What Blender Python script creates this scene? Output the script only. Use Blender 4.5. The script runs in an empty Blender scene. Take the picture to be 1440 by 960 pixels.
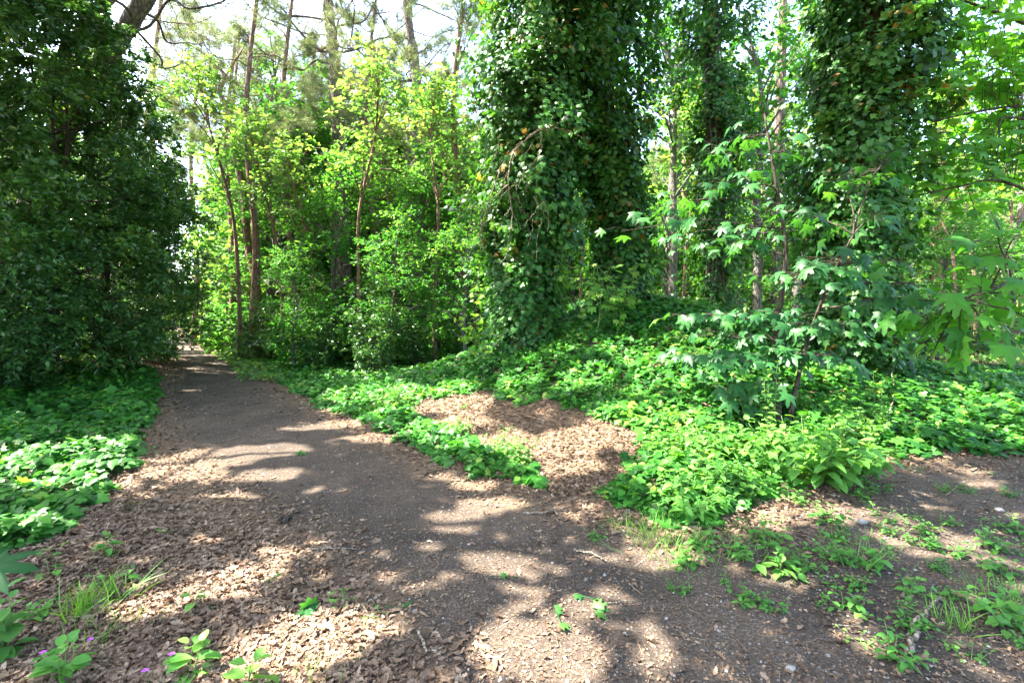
import bpy, math
import numpy as np

rng = np.random.default_rng(11)
R = math.radians
scene = bpy.context.scene
COL = scene.collection

# ------------------------------------------------------------------ camera
FPX, CH, HORIZON = 700.0, 1.6, 445.0          # focal length in photo pixels, eye height, horizon row
cam_d = bpy.data.cameras.new("camera")
cam = bpy.data.objects.new("camera", cam_d)
COL.objects.link(cam)
cam.location = (0, 0, CH)
cam.rotation_euler = (R(90), 0, 0)
cam_d.sensor_width = 36
cam_d.lens = 36 * FPX / 1440
cam_d.shift_y = -(480 - HORIZON) / 1440
cam_d.clip_start = 0.05
cam_d.clip_end = 2000
scene.camera = cam

# ------------------------------------------------------------------ sky, sun, exposure
SUN = np.array([-0.57, 0.07, 0.82]); SUN /= np.linalg.norm(SUN)
world = bpy.data.worlds.new("World"); scene.world = world
world.use_nodes = True
wn = world.node_tree
for n in list(wn.nodes): wn.nodes.remove(n)
sky = wn.nodes.new("ShaderNodeTexSky"); sky.sky_type = 'NISHITA'; sky.sun_disc = False
sky.sun_elevation = math.asin(SUN[2]); sky.sun_rotation = math.atan2(SUN[0], SUN[1])
sky.air_density = 1.0; sky.dust_density = 2.5; sky.ozone_density = 1.0
bg = wn.nodes.new("ShaderNodeBackground"); bg.inputs[1].default_value = 0.15
wo = wn.nodes.new("ShaderNodeOutputWorld")
wn.links.new(sky.outputs[0], bg.inputs[0]); wn.links.new(bg.outputs[0], wo.inputs[0])
sl = bpy.data.lights.new("sun", 'SUN'); sl.energy = 4.8; sl.angle = R(0.53); sl.color = (1.0, 0.94, 0.84)
so = bpy.data.objects.new("sun", sl); COL.objects.link(so)
so.location = (-20, 15, 40)
from mathutils import Vector
so.rotation_euler = Vector(-SUN).to_track_quat('-Z', 'Y').to_euler()
vs = scene.view_settings
vs.view_transform = 'Standard'; vs.look = 'None'; vs.gamma = 1; vs.use_curve_mapping = False
vs.exposure = 3.35
cy = scene.cycles
cy.max_bounces = 7; cy.diffuse_bounces = 4; cy.glossy_bounces = 2; cy.transmission_bounces = 5
cy.transparent_max_bounces = 4; cy.caustics_reflective = False; cy.caustics_refractive = False
cy.sample_clamp_indirect = 6

# ------------------------------------------------------------------ terrain and picture-to-place helpers
def terrain(x, y):
    x = np.asarray(x, float); y = np.asarray(y, float)
    sx = np.where(x < 2.3, 2.3, 3.0)
    h = 1.85 * np.exp(-(x - 2.3) ** 2 / (2 * sx ** 2) - (y - 11.2) ** 2 / (2 * 2.9 ** 2))
    h = h + 0.35 * np.exp(-(x - 7) ** 2 / 18 - (y - 9) ** 2 / 14)
    h = h + 0.5 * np.exp(-(x + 12) ** 2 / 10 - (y - 11) ** 2 / 30)
    far = np.clip((y - 12) / 30, 0, 1)
    h = h + 0.05 * np.sin(x * .7 + 1) * np.sin(y * .55) * np.clip(y / 6, 0, 1) + 0.25 * far * np.sin(x * .21 + 2) * np.sin(y * .13) * np.clip(np.abs(x + .686 * y) / 8 - .3, 0, 1)
    return h

def micro(x, y):
    return (0.010 * np.sin(5.1 * x + 1.3 * y) * np.sin(4.3 * y - 2 * x) + 0.006 * np.sin(13 * x + 7 * y + 1) * np.sin(11 * y - 3 * x)
            + 0.004 * np.sin(27 * x - 9 * y) * np.sin(23 * y + 11 * x))

def ground_z(x, y): return terrain(x, y) + micro(np.asarray(x, float), np.asarray(y, float))

def G(px, py):
    """the ground point seen at a photo pixel"""
    dx = (px - 720) / FPX; dz = -(py - HORIZON) / FPX
    ys = np.concatenate([np.arange(1.0, 20, .02), np.arange(20, 120, .25)])
    d = CH + dz * ys - terrain(dx * ys, ys)
    k = np.argmax(d <= 0) if np.any(d <= 0) else len(ys) - 1
    y = ys[k]
    return np.array([dx * y, y, float(ground_z(dx * y, y))])

def at(px, py, Y): return np.array([(px - 720) / FPX * Y, Y, CH - (py - HORIZON) / FPX * Y])
def Gp(pts): return np.array([G(*p)[:2] for p in pts])

def in_poly(P, poly):
    x, y = P[:, 0], P[:, 1]; c = np.zeros(len(P), bool)
    j = len(poly) - 1
    for i in range(len(poly)):
        xi, yi = poly[i]; xj, yj = poly[j]
        if yi != yj:
            c ^= ((yi > y) != (yj > y)) & (x < (xj - xi) * (y - yi) / (yj - yi) + xi)
        j = i
    return c

def sdist(P, poly):
    """signed distance to a polygon, positive inside"""
    d = np.full(len(P), 1e9)
    for i in range(len(poly)):
        a = poly[i - 1]; b = poly[i]; ab = b - a
        t = np.clip(((P - a) @ ab) / (ab @ ab + 1e-12), 0, 1)
        d = np.minimum(d, np.linalg.norm(P - a - t[:, None] * ab, axis=1))
    return np.where(in_poly(P, poly), d, -d)

def wob(x, y, f=1.0):
    return (np.sin(1.7 * f * x + 2.3 * f * y) + np.sin(3.1 * f * x - 1.9 * f * y + 1) + np.sin(-2.2 * f * x + 4.1 * f * y + 2) + .6 * np.sin(7 * f * x + 5 * f * y)) / 3.6

# ------------------------------------------------------------------ mesh helpers
def nrm(v): return v / np.maximum(np.linalg.norm(v, axis=-1, keepdims=True), 1e-9)

class Geo:
    def __init__(s): s.V = []; s.T = []; s.A = []; s.n = 0
    def add(s, V, T, a=None):
        if len(V) == 0: return s
        s.V.append(np.asarray(V, np.float32)); s.T.append(np.asarray(T, np.int64) + s.n); s.n += len(V)
        s.A.append(np.full(len(V), .5, np.float32) if a is None else np.asarray(a, np.float32) if np.ndim(a) else np.full(len(V), a, np.float32))
        return s
    def build(s, name, mat, parent=None, loc=None, smooth=True, attr='rnd', extra=None):
        V = np.concatenate(s.V); T = np.concatenate(s.T); A = np.concatenate(s.A)
        if parent is not None: org = np.array(ORG[parent.name])
        else: org = np.zeros(3) if loc is None else np.array(loc)
        me = bpy.data.meshes.new(name)
        me.vertices.add(len(V)); me.vertices.foreach_set("co", (V - org).astype(np.float32).ravel())
        me.loops.add(T.size); me.loops.foreach_set("vertex_index", T.astype(np.int32).ravel())
        me.polygons.add(len(T)); me.polygons.foreach_set("loop_start", np.arange(0, T.size, 3, dtype=np.int32))
        me.polygons.foreach_set("use_smooth", np.full(len(T), smooth))
        me.attributes.new(attr, 'FLOAT', 'POINT').data.foreach_set("value", A)
        if extra:
            for k, v in extra.items(): me.attributes.new(k, 'FLOAT', 'POINT').data.foreach_set("value", np.asarray(v, np.float32))
        me.update(calc_edges=True)
        me.materials.append(mat)
        o = bpy.data.objects.new(name, me); COL.objects.link(o)
        if parent is not None: o.parent = parent
        else: o.location = org
        ORG[o.name] = org
        return o

ORG = {}
def thing(name, label, cat, loc, group=None):
    o = bpy.data.objects.new(name, None); COL.objects.link(o)
    o.empty_display_size = .2
    o.location = loc; ORG[o.name] = np.array(loc, float)
    return tag(o, label, cat, group)
def tag(o, label=None, cat=None, group=None, kind=None):
    if label: o["label"] = label
    if cat: o["category"] = cat
    if group: o["group"] = group
    if kind: o["kind"] = kind
    return o
def dup(root, loc, rz=0, sc=1.0, label=None, group=None):
    r = root.copy(); COL.objects.link(r)
    r.location = loc; r.rotation_euler = (0, 0, rz); r.scale = (sc, sc, sc) if np.ndim(sc) == 0 else sc
    if label: r["label"] = label
    if group: r["group"] = group
    for ch in list(root.children):
        c = ch.copy(); COL.objects.link(c); c.parent = r
        for g in ch.children:
            d = g.copy(); COL.objects.link(d); d.parent = c
    return r

def smoothline(pts, n=6):
    """Catmull-Rom through the points"""
    P = np.array(pts, float)
    if len(P) < 3: return np.array([P[0] + (P[-1] - P[0]) * t for t in np.linspace(0, 1, n)])
    Q = np.vstack([2 * P[0] - P[1], P, 2 * P[-1] - P[-2]]); out = []
    for i in range(len(P) - 1):
        p0, p1, p2, p3 = Q[i:i + 4]
        for t in np.linspace(0, 1, n, endpoint=False):
            out.append(.5 * (2 * p1 + (p2 - p0) * t + (2 * p0 - 5 * p1 + 4 * p2 - p3) * t * t + (3 * p1 - p0 - 3 * p2 + p3) * t ** 3))
    out.append(P[-1]); return np.array(out)

def tube(pts, radii, seg=8, rough=0.0):
    P = np.array(pts, float); n = len(P); rad = np.interp(np.linspace(0, 1, n), np.linspace(0, 1, len(np.atleast_1d(radii))), np.atleast_1d(radii))
    t = nrm(np.gradient(P, axis=0))
    ref = np.where(np.abs(t[:, 2:3]) > .9, [[1., 0, 0]], [[0., 0, 1.]])
    a = nrm(np.cross(t, ref)); 
    for i in range(1, n):
        v = a[i - 1] - t[i] * (a[i - 1] @ t[i]); a[i] = v / max(np.linalg.norm(v), 1e-9)
    b = np.cross(t, a)
    th = np.linspace(0, 2 * np.pi, seg, endpoint=False)
    rr = rad[:, None] * (1 + (rng.normal(0, rough, (n, seg)) if rough else 0))
    V = P[:, None] + rr[..., None] * (np.cos(th)[None, :, None] * a[:, None] + np.sin(th)[None, :, None] * b[:, None])
    i = np.arange(n - 1)[:, None] * seg; j = np.arange(seg)[None]; j2 = (j + 1) % seg
    q = np.stack([i + j, i + j2, i + seg + j2, i + seg + j], -1).reshape(-1, 4)
    T = np.concatenate([q[:, [0, 1, 2]], q[:, [0, 2, 3]]])
    V = np.vstack([V.reshape(-1, 3), P[-1:]]); k = len(V) - 1; base = (n - 1) * seg
    cap = np.stack([base + np.arange(seg), base + (np.arange(seg) + 1) % seg, np.full(seg, k)], -1)
    return V, np.concatenate([T, cap])

# ---- leaf shapes: x across, y along, z the leaf's face
def fan(out, c=(0, .3, 0), dome=.12, droop=.15):
    o = np.array([(x, y, -dome * abs(x) - droop * y * y) for x, y in out]); v = np.vstack([[c], o]); n = len(o)
    return v, np.array([(0, 1 + i, 1 + (i + 1) % n) for i in range(n)])
def mirror(half): return half + [(-x, y) for x, y in half[::-1] if abs(x) > 1e-6]
IVY = fan(mirror([(0, 0), (.30, -.14), (.55, .10), (.36, .28), (.47, .58), (.2, .6), (0, 1.0)])[::-1], (0, .3, .03))
IVYS = fan(mirror([(0, 0), (.5, .0), (.42, .5), (0, 1.0)])[::-1], (0, .3, .04))
def palm():
    h = []
    for a, r in [(0, 1.0), (5, .86), (10, .8), (13, .62), (20, .47), (31, .66), (35, .76), (41, .93), (47, .74), (55, .6), (66, .44), (80, .5), (92, .62), (103, .47), (130, .2)]:
        h.append((r * math.sin(R(a)), r * math.cos(R(a)) + .05))
    h.append((0, 0.02))
    return fan(mirror(h)[::-1] if False else h + [(-x, y) for x, y in h[::-1] if abs(x) > 1e-6], (0, .25, .05), .22, .34)
PALM = palm()
PALMS = fan([(0, 1.0), (.2, .5), (.62, .72), (.5, .3), (.62, .02), (.1, 0), (-.1, 0), (-.62, .02), (-.5, .3), (-.62, .72), (-.2, .5)], (0, .28, .03), .14, .25)
def blade(ws, fold=.25, droop=.2, n=None):
    ys = np.linspace(0, 1, len(ws)); V = []; T = []
    for y, w in zip(ys, ws): V += [(-w, y, fold * w - droop * y * y), (0, y, -droop * y * y), (w, y, fold * w - droop * y * y)]
    for i in range(len(ws) - 1):
        for k in (0, 1):
            a = 3 * i + k
            T += [(a, a + 1, a + 4), (a, a + 4, a + 3)]
    return np.array(V, float), np.array(T)
HOLLY = (np.array([(0, 0, 0), (.27, .33, .1), (-.27, .33, .1), (.22, .68, .08), (-.22, .68, .08), (0, 1, -.08), (0, .5, -.02)], float),
         np.array([(0, 1, 6), (1, 3, 6), (3, 5, 6), (5, 4, 6), (4, 2, 6), (2, 0, 6)]))
KITE = (np.array([(0, 0, 0), (.33, .42, .1), (0, 1, -.12), (-.33, .42, .1)], float), np.array([(0, 1, 2), (0, 2, 3)]))
OVATE = blade([.02, .26, .34, .24, .0], .3, .25)
NETTLE = blade([.02, .3, .27, .31, .22, .2, .1, .0], .25, .35)
def oak(curl, bend):
    ws = [.02, .05, .14, .09, .22, .13, .27, .15, .22, .12, .14, .0]
    v, t = blade(ws, 0, 0)
    v[:, 2] = .6 * curl * v[:, 0] ** 2 * 4 + .6 * bend * (v[:, 1] - .5) ** 2 + .04 * np.sin(9 * v[:, 1] + 8 * v[:, 0])
    v[:, 1] -= .5
    return v, t
OAKS = [oak(.8, -.3), oak(-.7, .5), oak(1.6, .2), oak(-.3, -.7), oak(.5, .9)]
GRASS = blade([.022, .02, .017, .011, .0], .6, 0)
def tuft(n=12, w=.018):
    V = []; T = []; r = np.random.default_rng(5)
    for i in range(n):
        d = r.normal(size=3); d[1] = abs(d[1]) + .5; d /= np.linalg.norm(d); s = np.cross(d, r.normal(size=3)); s /= np.linalg.norm(s)
        k = len(V); V += [s * w, -s * w, d]; T.append((k, k + 1, k + 2))
    return np.array(V), np.array(T)
TUFT = tuft()

def scatter(geo, tpl, pos, fwd, up, scale, a):
    tv, tt = tpl; n = len(pos)
    if n == 0: return
    fwd = nrm(fwd); rt = nrm(np.cross(fwd, up)); nn = np.cross(rt, fwd)
    s = np.broadcast_to(np.asarray(scale, float).reshape(-1, 1, 1), (n, 1, 1))
    V = pos[:, None] + s * (tv[None, :, 0:1] * rt[:, None] + tv[None, :, 1:2] * fwd[:, None] + tv[None, :, 2:3] * nn[:, None])
    k = len(tv)
    T = tt[None] + (np.arange(n) * k)[:, None, None]
    geo.add(V.reshape(-1, 3), T.reshape(-1, 3), np.repeat(np.broadcast_to(a, n), k))

def rdir(n): return nrm(rng.normal(size=(n, 3)))

# ------------------------------------------------------------------ materials
def new_mat(name):
    m = bpy.data.materials.new(name); m.use_nodes = True
    nt = m.node_tree
    for n in list(nt.nodes): nt.nodes.remove(n)
    return m, nt, nt.nodes.new, nt.links.new
def ramp(nt, stops):
    r = nt.nodes.new("ShaderNodeValToRGB"); e = r.color_ramp.elements
    while len(e) < len(stops): e.new(.5)
    for k, (p, c) in zip(e, stops): k.position = p; k.color = (*c, 1)
    return r
def leaf_mat(name, stops, transl=.4, rough=.4, spec=.35, tint=(1.5, 1.35, .5)):
    m, nt, N, L = new_mat(name)
    at_ = N("ShaderNodeAttribute"); at_.attribute_name = "rnd"
    r = ramp(nt, stops); L(at_.outputs["Fac"], r.inputs[0])
    geo = N("ShaderNodeNewGeometry")
    no = N("ShaderNodeTexNoise"); no.inputs["Scale"].default_value = 3.0; L(geo.outputs["Position"], no.inputs["Vector"])
    mv = N("ShaderNodeMapRange"); mv.inputs[1].default_value = .3; mv.inputs[2].default_value = .7; mv.inputs[3].default_value = .75; mv.inputs[4].default_value = 1.25
    L(no.outputs[0], mv.inputs[0])
    mul = N("ShaderNodeMix"); mul.data_type = 'RGBA'; mul.blend_type = 'MULTIPLY'; mul.inputs[0].default_value = 1
    L(r.outputs[0], mul.inputs[6]); L(mv.outputs[0], mul.inputs[7])
    p = N("ShaderNodeBsdfPrincipled"); p.inputs["Roughness"].default_value = rough; p.inputs["Specular IOR Level"].default_value = spec
    L(mul.outputs[2], p.inputs["Base Color"])
    t = N("ShaderNodeBsdfTranslucent")
    tm = N("ShaderNodeMix"); tm.data_type = 'RGBA'; tm.blend_type = 'MULTIPLY'; tm.inputs[0].default_value = 1; tm.inputs[7].default_value = (*tint, 1)
    L(mul.outputs[2], tm.inputs[6]); L(tm.outputs[2], t.inputs[0])
    mx = N("ShaderNodeMixShader"); mx.inputs[0].default_value = transl
    L(p.outputs[0], mx.inputs[1]); L(t.outputs[0], mx.inputs[2])
    o = N("ShaderNodeOutputMaterial"); L(mx.outputs[0], o.inputs[0])
    return m
M = {}
M['holly'] = leaf_mat('holly leaf', [(0, (.026, .08, .024)), (.5, (.055, .155, .04)), (.85, (.10, .235, .05)), (.97, (.18, .32, .05)), (1, (.16, .2, .03))], .3, .3, .5)
M['ivy'] = leaf_mat('tree ivy leaf', [(0, (.02, .08, .018)), (.5, (.042, .145, .026)), (.85, (.075, .205, .035)), (.96, (.13, .24, .04)), (1, (.2, .13, .03))], .36, .42, .3)
M['groundivy'] = leaf_mat('ground ivy leaf', [(0, (.016, .075, .014)), (.45, (.036, .15, .02)), (.8, (.075, .25, .03)), (.95, (.14, .33, .04)), (1, (.22, .34, .05))], .4, .45, .25, (1.15, 1.3, .5))
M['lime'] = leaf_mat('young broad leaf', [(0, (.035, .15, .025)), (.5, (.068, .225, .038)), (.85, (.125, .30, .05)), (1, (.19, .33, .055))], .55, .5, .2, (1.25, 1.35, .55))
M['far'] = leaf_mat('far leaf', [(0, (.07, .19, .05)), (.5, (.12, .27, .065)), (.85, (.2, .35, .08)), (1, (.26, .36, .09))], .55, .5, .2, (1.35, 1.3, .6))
M['oakleaf'] = leaf_mat('oak leaf', [(0, (.03, .10, .018)), (.6, (.06, .16, .025)), (1, (.11, .23, .035))], .4, .45, .3)
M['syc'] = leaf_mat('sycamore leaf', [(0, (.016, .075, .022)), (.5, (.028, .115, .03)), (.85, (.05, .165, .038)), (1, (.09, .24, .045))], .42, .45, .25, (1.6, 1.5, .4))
M['syc_lit_tone'] = leaf_mat('sycamore leaf with backlight in its colour', [(0, (.04, .16, .025)), (.5, (.075, .24, .035)), (1, (.14, .32, .045))], .55, .45, .2, (1.4, 1.4, .4))  # brighter copy of the sycamore leaf, its backlit look put into the colour
M['herb'] = leaf_mat('herb leaf', [(0, (.05, .17, .03)), (.5, (.08, .23, .04)), (1, (.14, .31, .05))], .4, .45, .3)
M['grass'] = leaf_mat('grass blade', [(0, (.07, .2, .03)), (1, (.16, .33, .05))], .4, .45, .3)
M['needle'] = leaf_mat('pine needle', [(0, (.10, .15, .065)), (.6, (.16, .2, .09)), (1, (.23, .23, .12))], .35, .5, .3, (1.2, 1.2, .7))
M['dry'] = leaf_mat('dry leaf', [(0, (.07, .042, .027)), (.35, (.14, .09, .056)), (.7, (.225, .152, .098)), (.93, (.32, .235, .155)), (1, (.40, .31, .22))], .12, .6, .25, (1.2, .9, .6))
M['petal'] = leaf_mat('purple petal', [(0, (.35, .08, .4)), (1, (.5, .15, .5))], .3, .5, .2, (1, .8, 1))

def bark(name, c1, c2, scale=6, stretch=.25):
    m, nt, N, L = new_mat(name)
    tc = N("ShaderNodeNewGeometry"); mp = N("ShaderNodeMapping"); mp.inputs["Scale"].default_value = (scale, scale, scale * stretch)
    L(tc.outputs["Position"], mp.inputs[0])
    v = N("ShaderNodeTexVoronoi"); v.feature = 'DISTANCE_TO_EDGE'; v.inputs["Scale"].default_value = 2.0; L(mp.outputs[0], v.inputs["Vector"])
    n = N("ShaderNodeTexNoise"); n.inputs["Scale"].default_value = 2.5; n.inputs["Detail"].default_value = 6; L(mp.outputs[0], n.inputs["Vector"])
    r = ramp(nt, [(.3, c1), (.7, c2)]); L(n.outputs[0], r.inputs[0])
    mr = N("ShaderNodeMapRange"); mr.inputs[2].default_value = .18; mr.inputs[3].default_value = .45; mr.inputs[4].default_value = 1.0; L(v.outputs["Distance"], mr.inputs[0])
    mul = N("ShaderNodeMix"); mul.data_type = 'RGBA'; mul.blend_type = 'MULTIPLY'; mul.inputs[0].default_value = 1
    L(r.outputs[0], mul.inputs[6]); L(mr.outputs[0], mul.inputs[7])
    p = N("ShaderNodeBsdfPrincipled"); p.inputs["Roughness"].default_value = .85; p.inputs["Specular IOR Level"].default_value = .2
    L(mul.outputs[2], p.inputs["Base Color"])
    b = N("ShaderNodeBump"); b.inputs["Strength"].default_value = .8; b.inputs["Distance"].default_value = .03
    L(mr.outputs[0], b.inputs["Height"]); L(b.outputs[0], p.inputs["Normal"])
    o = N("ShaderNodeOutputMaterial"); L(p.outputs[0], o.inputs[0])
    return m
M['pinebark'] = bark('pine bark', (.10, .075, .06), (.24, .185, .15))
M['redbark'] = bark('upper pine bark', (.16, .09, .06), (.30, .19, .13))
M['bark'] = bark('dark bark', (.035, .028, .02), (.09, .07, .05))
M['greybark'] = bark('grey bark', (.10, .09, .075), (.22, .2, .17), 10)
M['twig'] = bark('bare twig', (.17, .13, .09), (.36, .29, .21), 20, .5)
M['stem'] = leaf_mat('green stem', [(0, (.07, .15, .035)), (1, (.13, .2, .06))], .1, .5, .3)

def floor_mat():
    m, nt, N, L = new_mat('forest floor')
    g = N("ShaderNodeNewGeometry"); a = N("ShaderNodeAttribute"); a.attribute_name = "soil"
    def noise(s, d=5, rough=.6):
        n = N("ShaderNodeTexNoise"); n.inputs["Scale"].default_value = s; n.inputs["Detail"].default_value = d; n.inputs["Roughness"].default_value = rough
        L(g.outputs["Position"], n.inputs["Vector"]); return n
    n1, n2, n3 = noise(1.3), noise(14, 8, .7), noise(70, 4, .7)
    lit = ramp(nt, [(.3, (.078, .051, .032)), (.5, (.16, .11, .068)), (.72, (.27, .2, .13))]); L(n2.outputs[0], lit.inputs[0])
    soil = ramp(nt, [(.28, (.034, .026, .020)), (.5, (.070, .054, .042)), (.72, (.16, .128, .10))]); L(n3.outputs[0], soil.inputs[0])
    soil2 = ramp(nt, [(.35, (.7, .7, .7)), (.65, (1.3, 1.24, 1.16))]); L(n1.outputs[0], soil2.inputs[0])
    ml = N("ShaderNodeMix"); ml.data_type = 'RGBA'; ml.blend_type = 'MULTIPLY'; ml.inputs[0].default_value = 1
    L(soil.outputs[0], ml.inputs[6]); L(soil2.outputs[0], ml.inputs[7])
    # a ragged edge between litter and bare soil
    ad = N("ShaderNodeMath"); ad.operation = 'ADD'; sb = N("ShaderNodeMath"); sb.operation = 'SUBTRACT'; sb.inputs[1].default_value = .5
    L(n2.outputs[0], sb.inputs[0]); sc = N("ShaderNodeMath"); sc.operation = 'MULTIPLY'; sc.inputs[1].default_value = 1.6; L(sb.outputs[0], sc.inputs[0])
    L(a.outputs["Fac"], ad.inputs[0]); L(sc.outputs[0], ad.inputs[1])
    mr = N("ShaderNodeMapRange"); mr.inputs[1].default_value = .3; mr.inputs[2].default_value = .7; L(ad.outputs[0], mr.inputs[0])
    mx = N("ShaderNodeMix"); mx.data_type = 'RGBA'; L(mr.outputs[0], mx.inputs[0]); L(lit.outputs[0], mx.inputs[6]); L(ml.outputs[2], mx.inputs[7])
    # grains of pale grit trodden into the soil
    v = N("ShaderNodeTexVoronoi"); v.inputs["Scale"].default_value = 55; L(g.outputs["Position"], v.inputs["Vector"])
    lt = N("ShaderNodeMath"); lt.operation = 'LESS_THAN'; lt.inputs[1].default_value = .17; L(v.outputs["Distance"], lt.inputs[0])
    sp = N("ShaderNodeSeparateColor"); L(v.outputs["Color"], sp.inputs[0])
    gt = N("ShaderNodeMath"); gt.operation = 'GREATER_THAN'; gt.inputs[1].default_value = .72; L(sp.outputs[0], gt.inputs[0])
    an = N("ShaderNodeMath"); an.operation = 'MULTIPLY'; L(lt.outputs[0], an.inputs[0]); L(gt.outputs[0], an.inputs[1])
    an2 = N("ShaderNodeMath"); an2.operation = 'MULTIPLY'; L(an.outputs[0], an2.inputs[0]); L(mr.outputs[0], an2.inputs[1])
    gr = N("ShaderNodeMix"); gr.data_type = 'RGBA'; gr.inputs[7].default_value = (.3, .28, .25, 1); L(an2.outputs[0], gr.inputs[0]); L(mx.outputs[2], gr.inputs[6])
    p = N("ShaderNodeBsdfPrincipled"); p.inputs["Roughness"].default_value = .9; p.inputs["Specular IOR Level"].default_value = .15
    L(gr.outputs[2], p.inputs["Base Color"])
    hh = N("ShaderNodeMath"); hh.operation = 'ADD'; L(n2.outputs[0], hh.inputs[0]); L(n3.outputs[0], hh.inputs[1])
    b = N("ShaderNodeBump"); b.inputs["Strength"].default_value = .9; b.inputs["Distance"].default_value = .02; L(hh.outputs[0], b.inputs["Height"]); L(b.outputs[0], p.inputs["Normal"])
    o = N("ShaderNodeOutputMaterial"); L(p.outputs[0], o.inputs[0])
    return m
M['floor'] = floor_mat()
def plain(name, c1, c2, scale=40, rough=.8):
    m, nt, N, L = new_mat(name)
    g = N("ShaderNodeNewGeometry"); n = N("ShaderNodeTexNoise"); n.inputs["Scale"].default_value = scale; L(g.outputs["Position"], n.inputs["Vector"])
    r = ramp(nt, [(.3, c1), (.7, c2)]); L(n.outputs[0], r.inputs[0])
    p = N("ShaderNodeBsdfPrincipled"); p.inputs["Roughness"].default_value = rough; L(r.outputs[0], p.inputs["Base Color"])
    o = N("ShaderNodeOutputMaterial"); L(p.outputs[0], o.inputs[0]); return m
M['stone'] = plain('pale stone', (.11, .10, .088), (.27, .25, .225))

# ------------------------------------------------------------------ which places the sun reaches: gaps cut in the overhead crowns to shape the sun patches
LIT = [  # (column, row, half width, half height) in the photo
 (165,705,60,14),(250,662,62,13),(310,645,60,10),(450,607,55,6),(377,637,55,7),(380,668,48,8),(110,722,60,14),(40,700,80,40),(130,660,60,26),
 (410,780,55,9),(350,812,55,12),(280,842,50,11),(205,858,42,12),(330,700,40,7),(300,760,30,6),
 (450,905,80,28),(400,940,70,26),(520,893,40,22),(330,960,60,14),
 (280,490,30,3),(345,532,26,4),(300,545,26,4),(260,512,18,3),(330,575,36,5),(470,590,26,4),
 (527,627,30,6),(790,653,70,14),(783,678,60,12),(860,640,30,18),(630,587,36,9),(657,600,30,8),(730,590,30,6),(830,600,40,8),
 (660,723,34,8),(607,768,26,10),(653,745,30,13),(620,738,26,7),(667,697,30,7),(713,727,32,7),(760,700,30,6),
 (517,790,24,9),(713,807,36,18),(613,827,32,9),(737,847,22,20),(780,827,18,9),(847,860,52,20),(747,928,82,44),(923,930,30,36),
 (930,783,44,26),(857,803,22,9),(690,870,16,8),(820,900,16,10),(560,820,16,6),
 (1200,905,34,26),(1235,668,34,9),(1300,668,34,8),(1350,780,34,12),(1100,825,40,14),(1375,695,34,10),(1265,770,34,10),(1390,925,30,20),(1070,680,24,14),(1180,740,40,12),(1290,730,20,6),(1330,860,24,9),(1030,800,20,9),
]
LIT = np.array(LIT, float)
LITPOLY = [np.array(p, float) for p in (
 [(420,560),(520,600),(600,645),(760,680),(770,650),(640,600),(560,560),(480,540)],
 [(640,545),(700,500),(860,480),(960,540),(1120,560),(1210,600),(1440,600),(1440,645),(1220,650),(1120,760),(960,745),(880,690),(890,600),(780,560),(720,570)],
 [(0,640),(190,620),(190,690),(0,790)],
)]
def lit_wanted(P):
    """True where a leaf at P would shade a place that lies in the sun"""
    s = P[:, 2] / SUN[2]
    g = P - s[:, None] * SUN
    g = P - ((P[:, 2] - np.where(g[:, 1] > 0, terrain(g[:, 0], g[:, 1]), 0)) / SUN[2])[:, None] * SUN
    x, y = g[:, 0], g[:, 1]
    ok = y > 1.3
    yy = np.where(ok, y, 1.3)
    px = 720 + FPX * x / yy; py = HORIZON + FPX * CH / yy
    sc = 1.2 + .45 * wob(x * 2.2, y * 2.2)
    res = np.zeros(len(P), bool)
    for c, r, a, b in LIT: res |= ((px - c) / a) ** 2 + ((py - r) / b) ** 2 < sc
    pp = np.stack([px, py], 1)
    for pl in LITPOLY: res |= in_poly(pp, pl) & (wob(x * 1.3, y * 1.3) > -.45)
    res &= ok
    # light lanes that reach the side of the ivy, the sycamore leaves and the bank
    def lane(X0, y0, y1, z0, z1, keep):
        t = (P[:, 0] - X0) / SUN[0]; q = P - t[:, None] * SUN
        return (P[:, 0] < X0) & (q[:, 1] > y0) & (q[:, 1] < y1) & (q[:, 2] > z0) & (q[:, 2] < z1) & (wob(q[:, 1] * 1.6, q[:, 2] * 1.6) > keep)
    res |= lane(7.4, 5.5, 11, 3.2, 9.5, -2) | lane(3.6, 5.2, 7.4, .6, 4.5, .0) | lane(-.9, 8.3, 10.8, 2.4, 9, .1) | lane(4.5, 7.3, 8.5, 3, 8, .2) | lane(-4.5, 12, 20, 1, 9, -.6)
    return res

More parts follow.
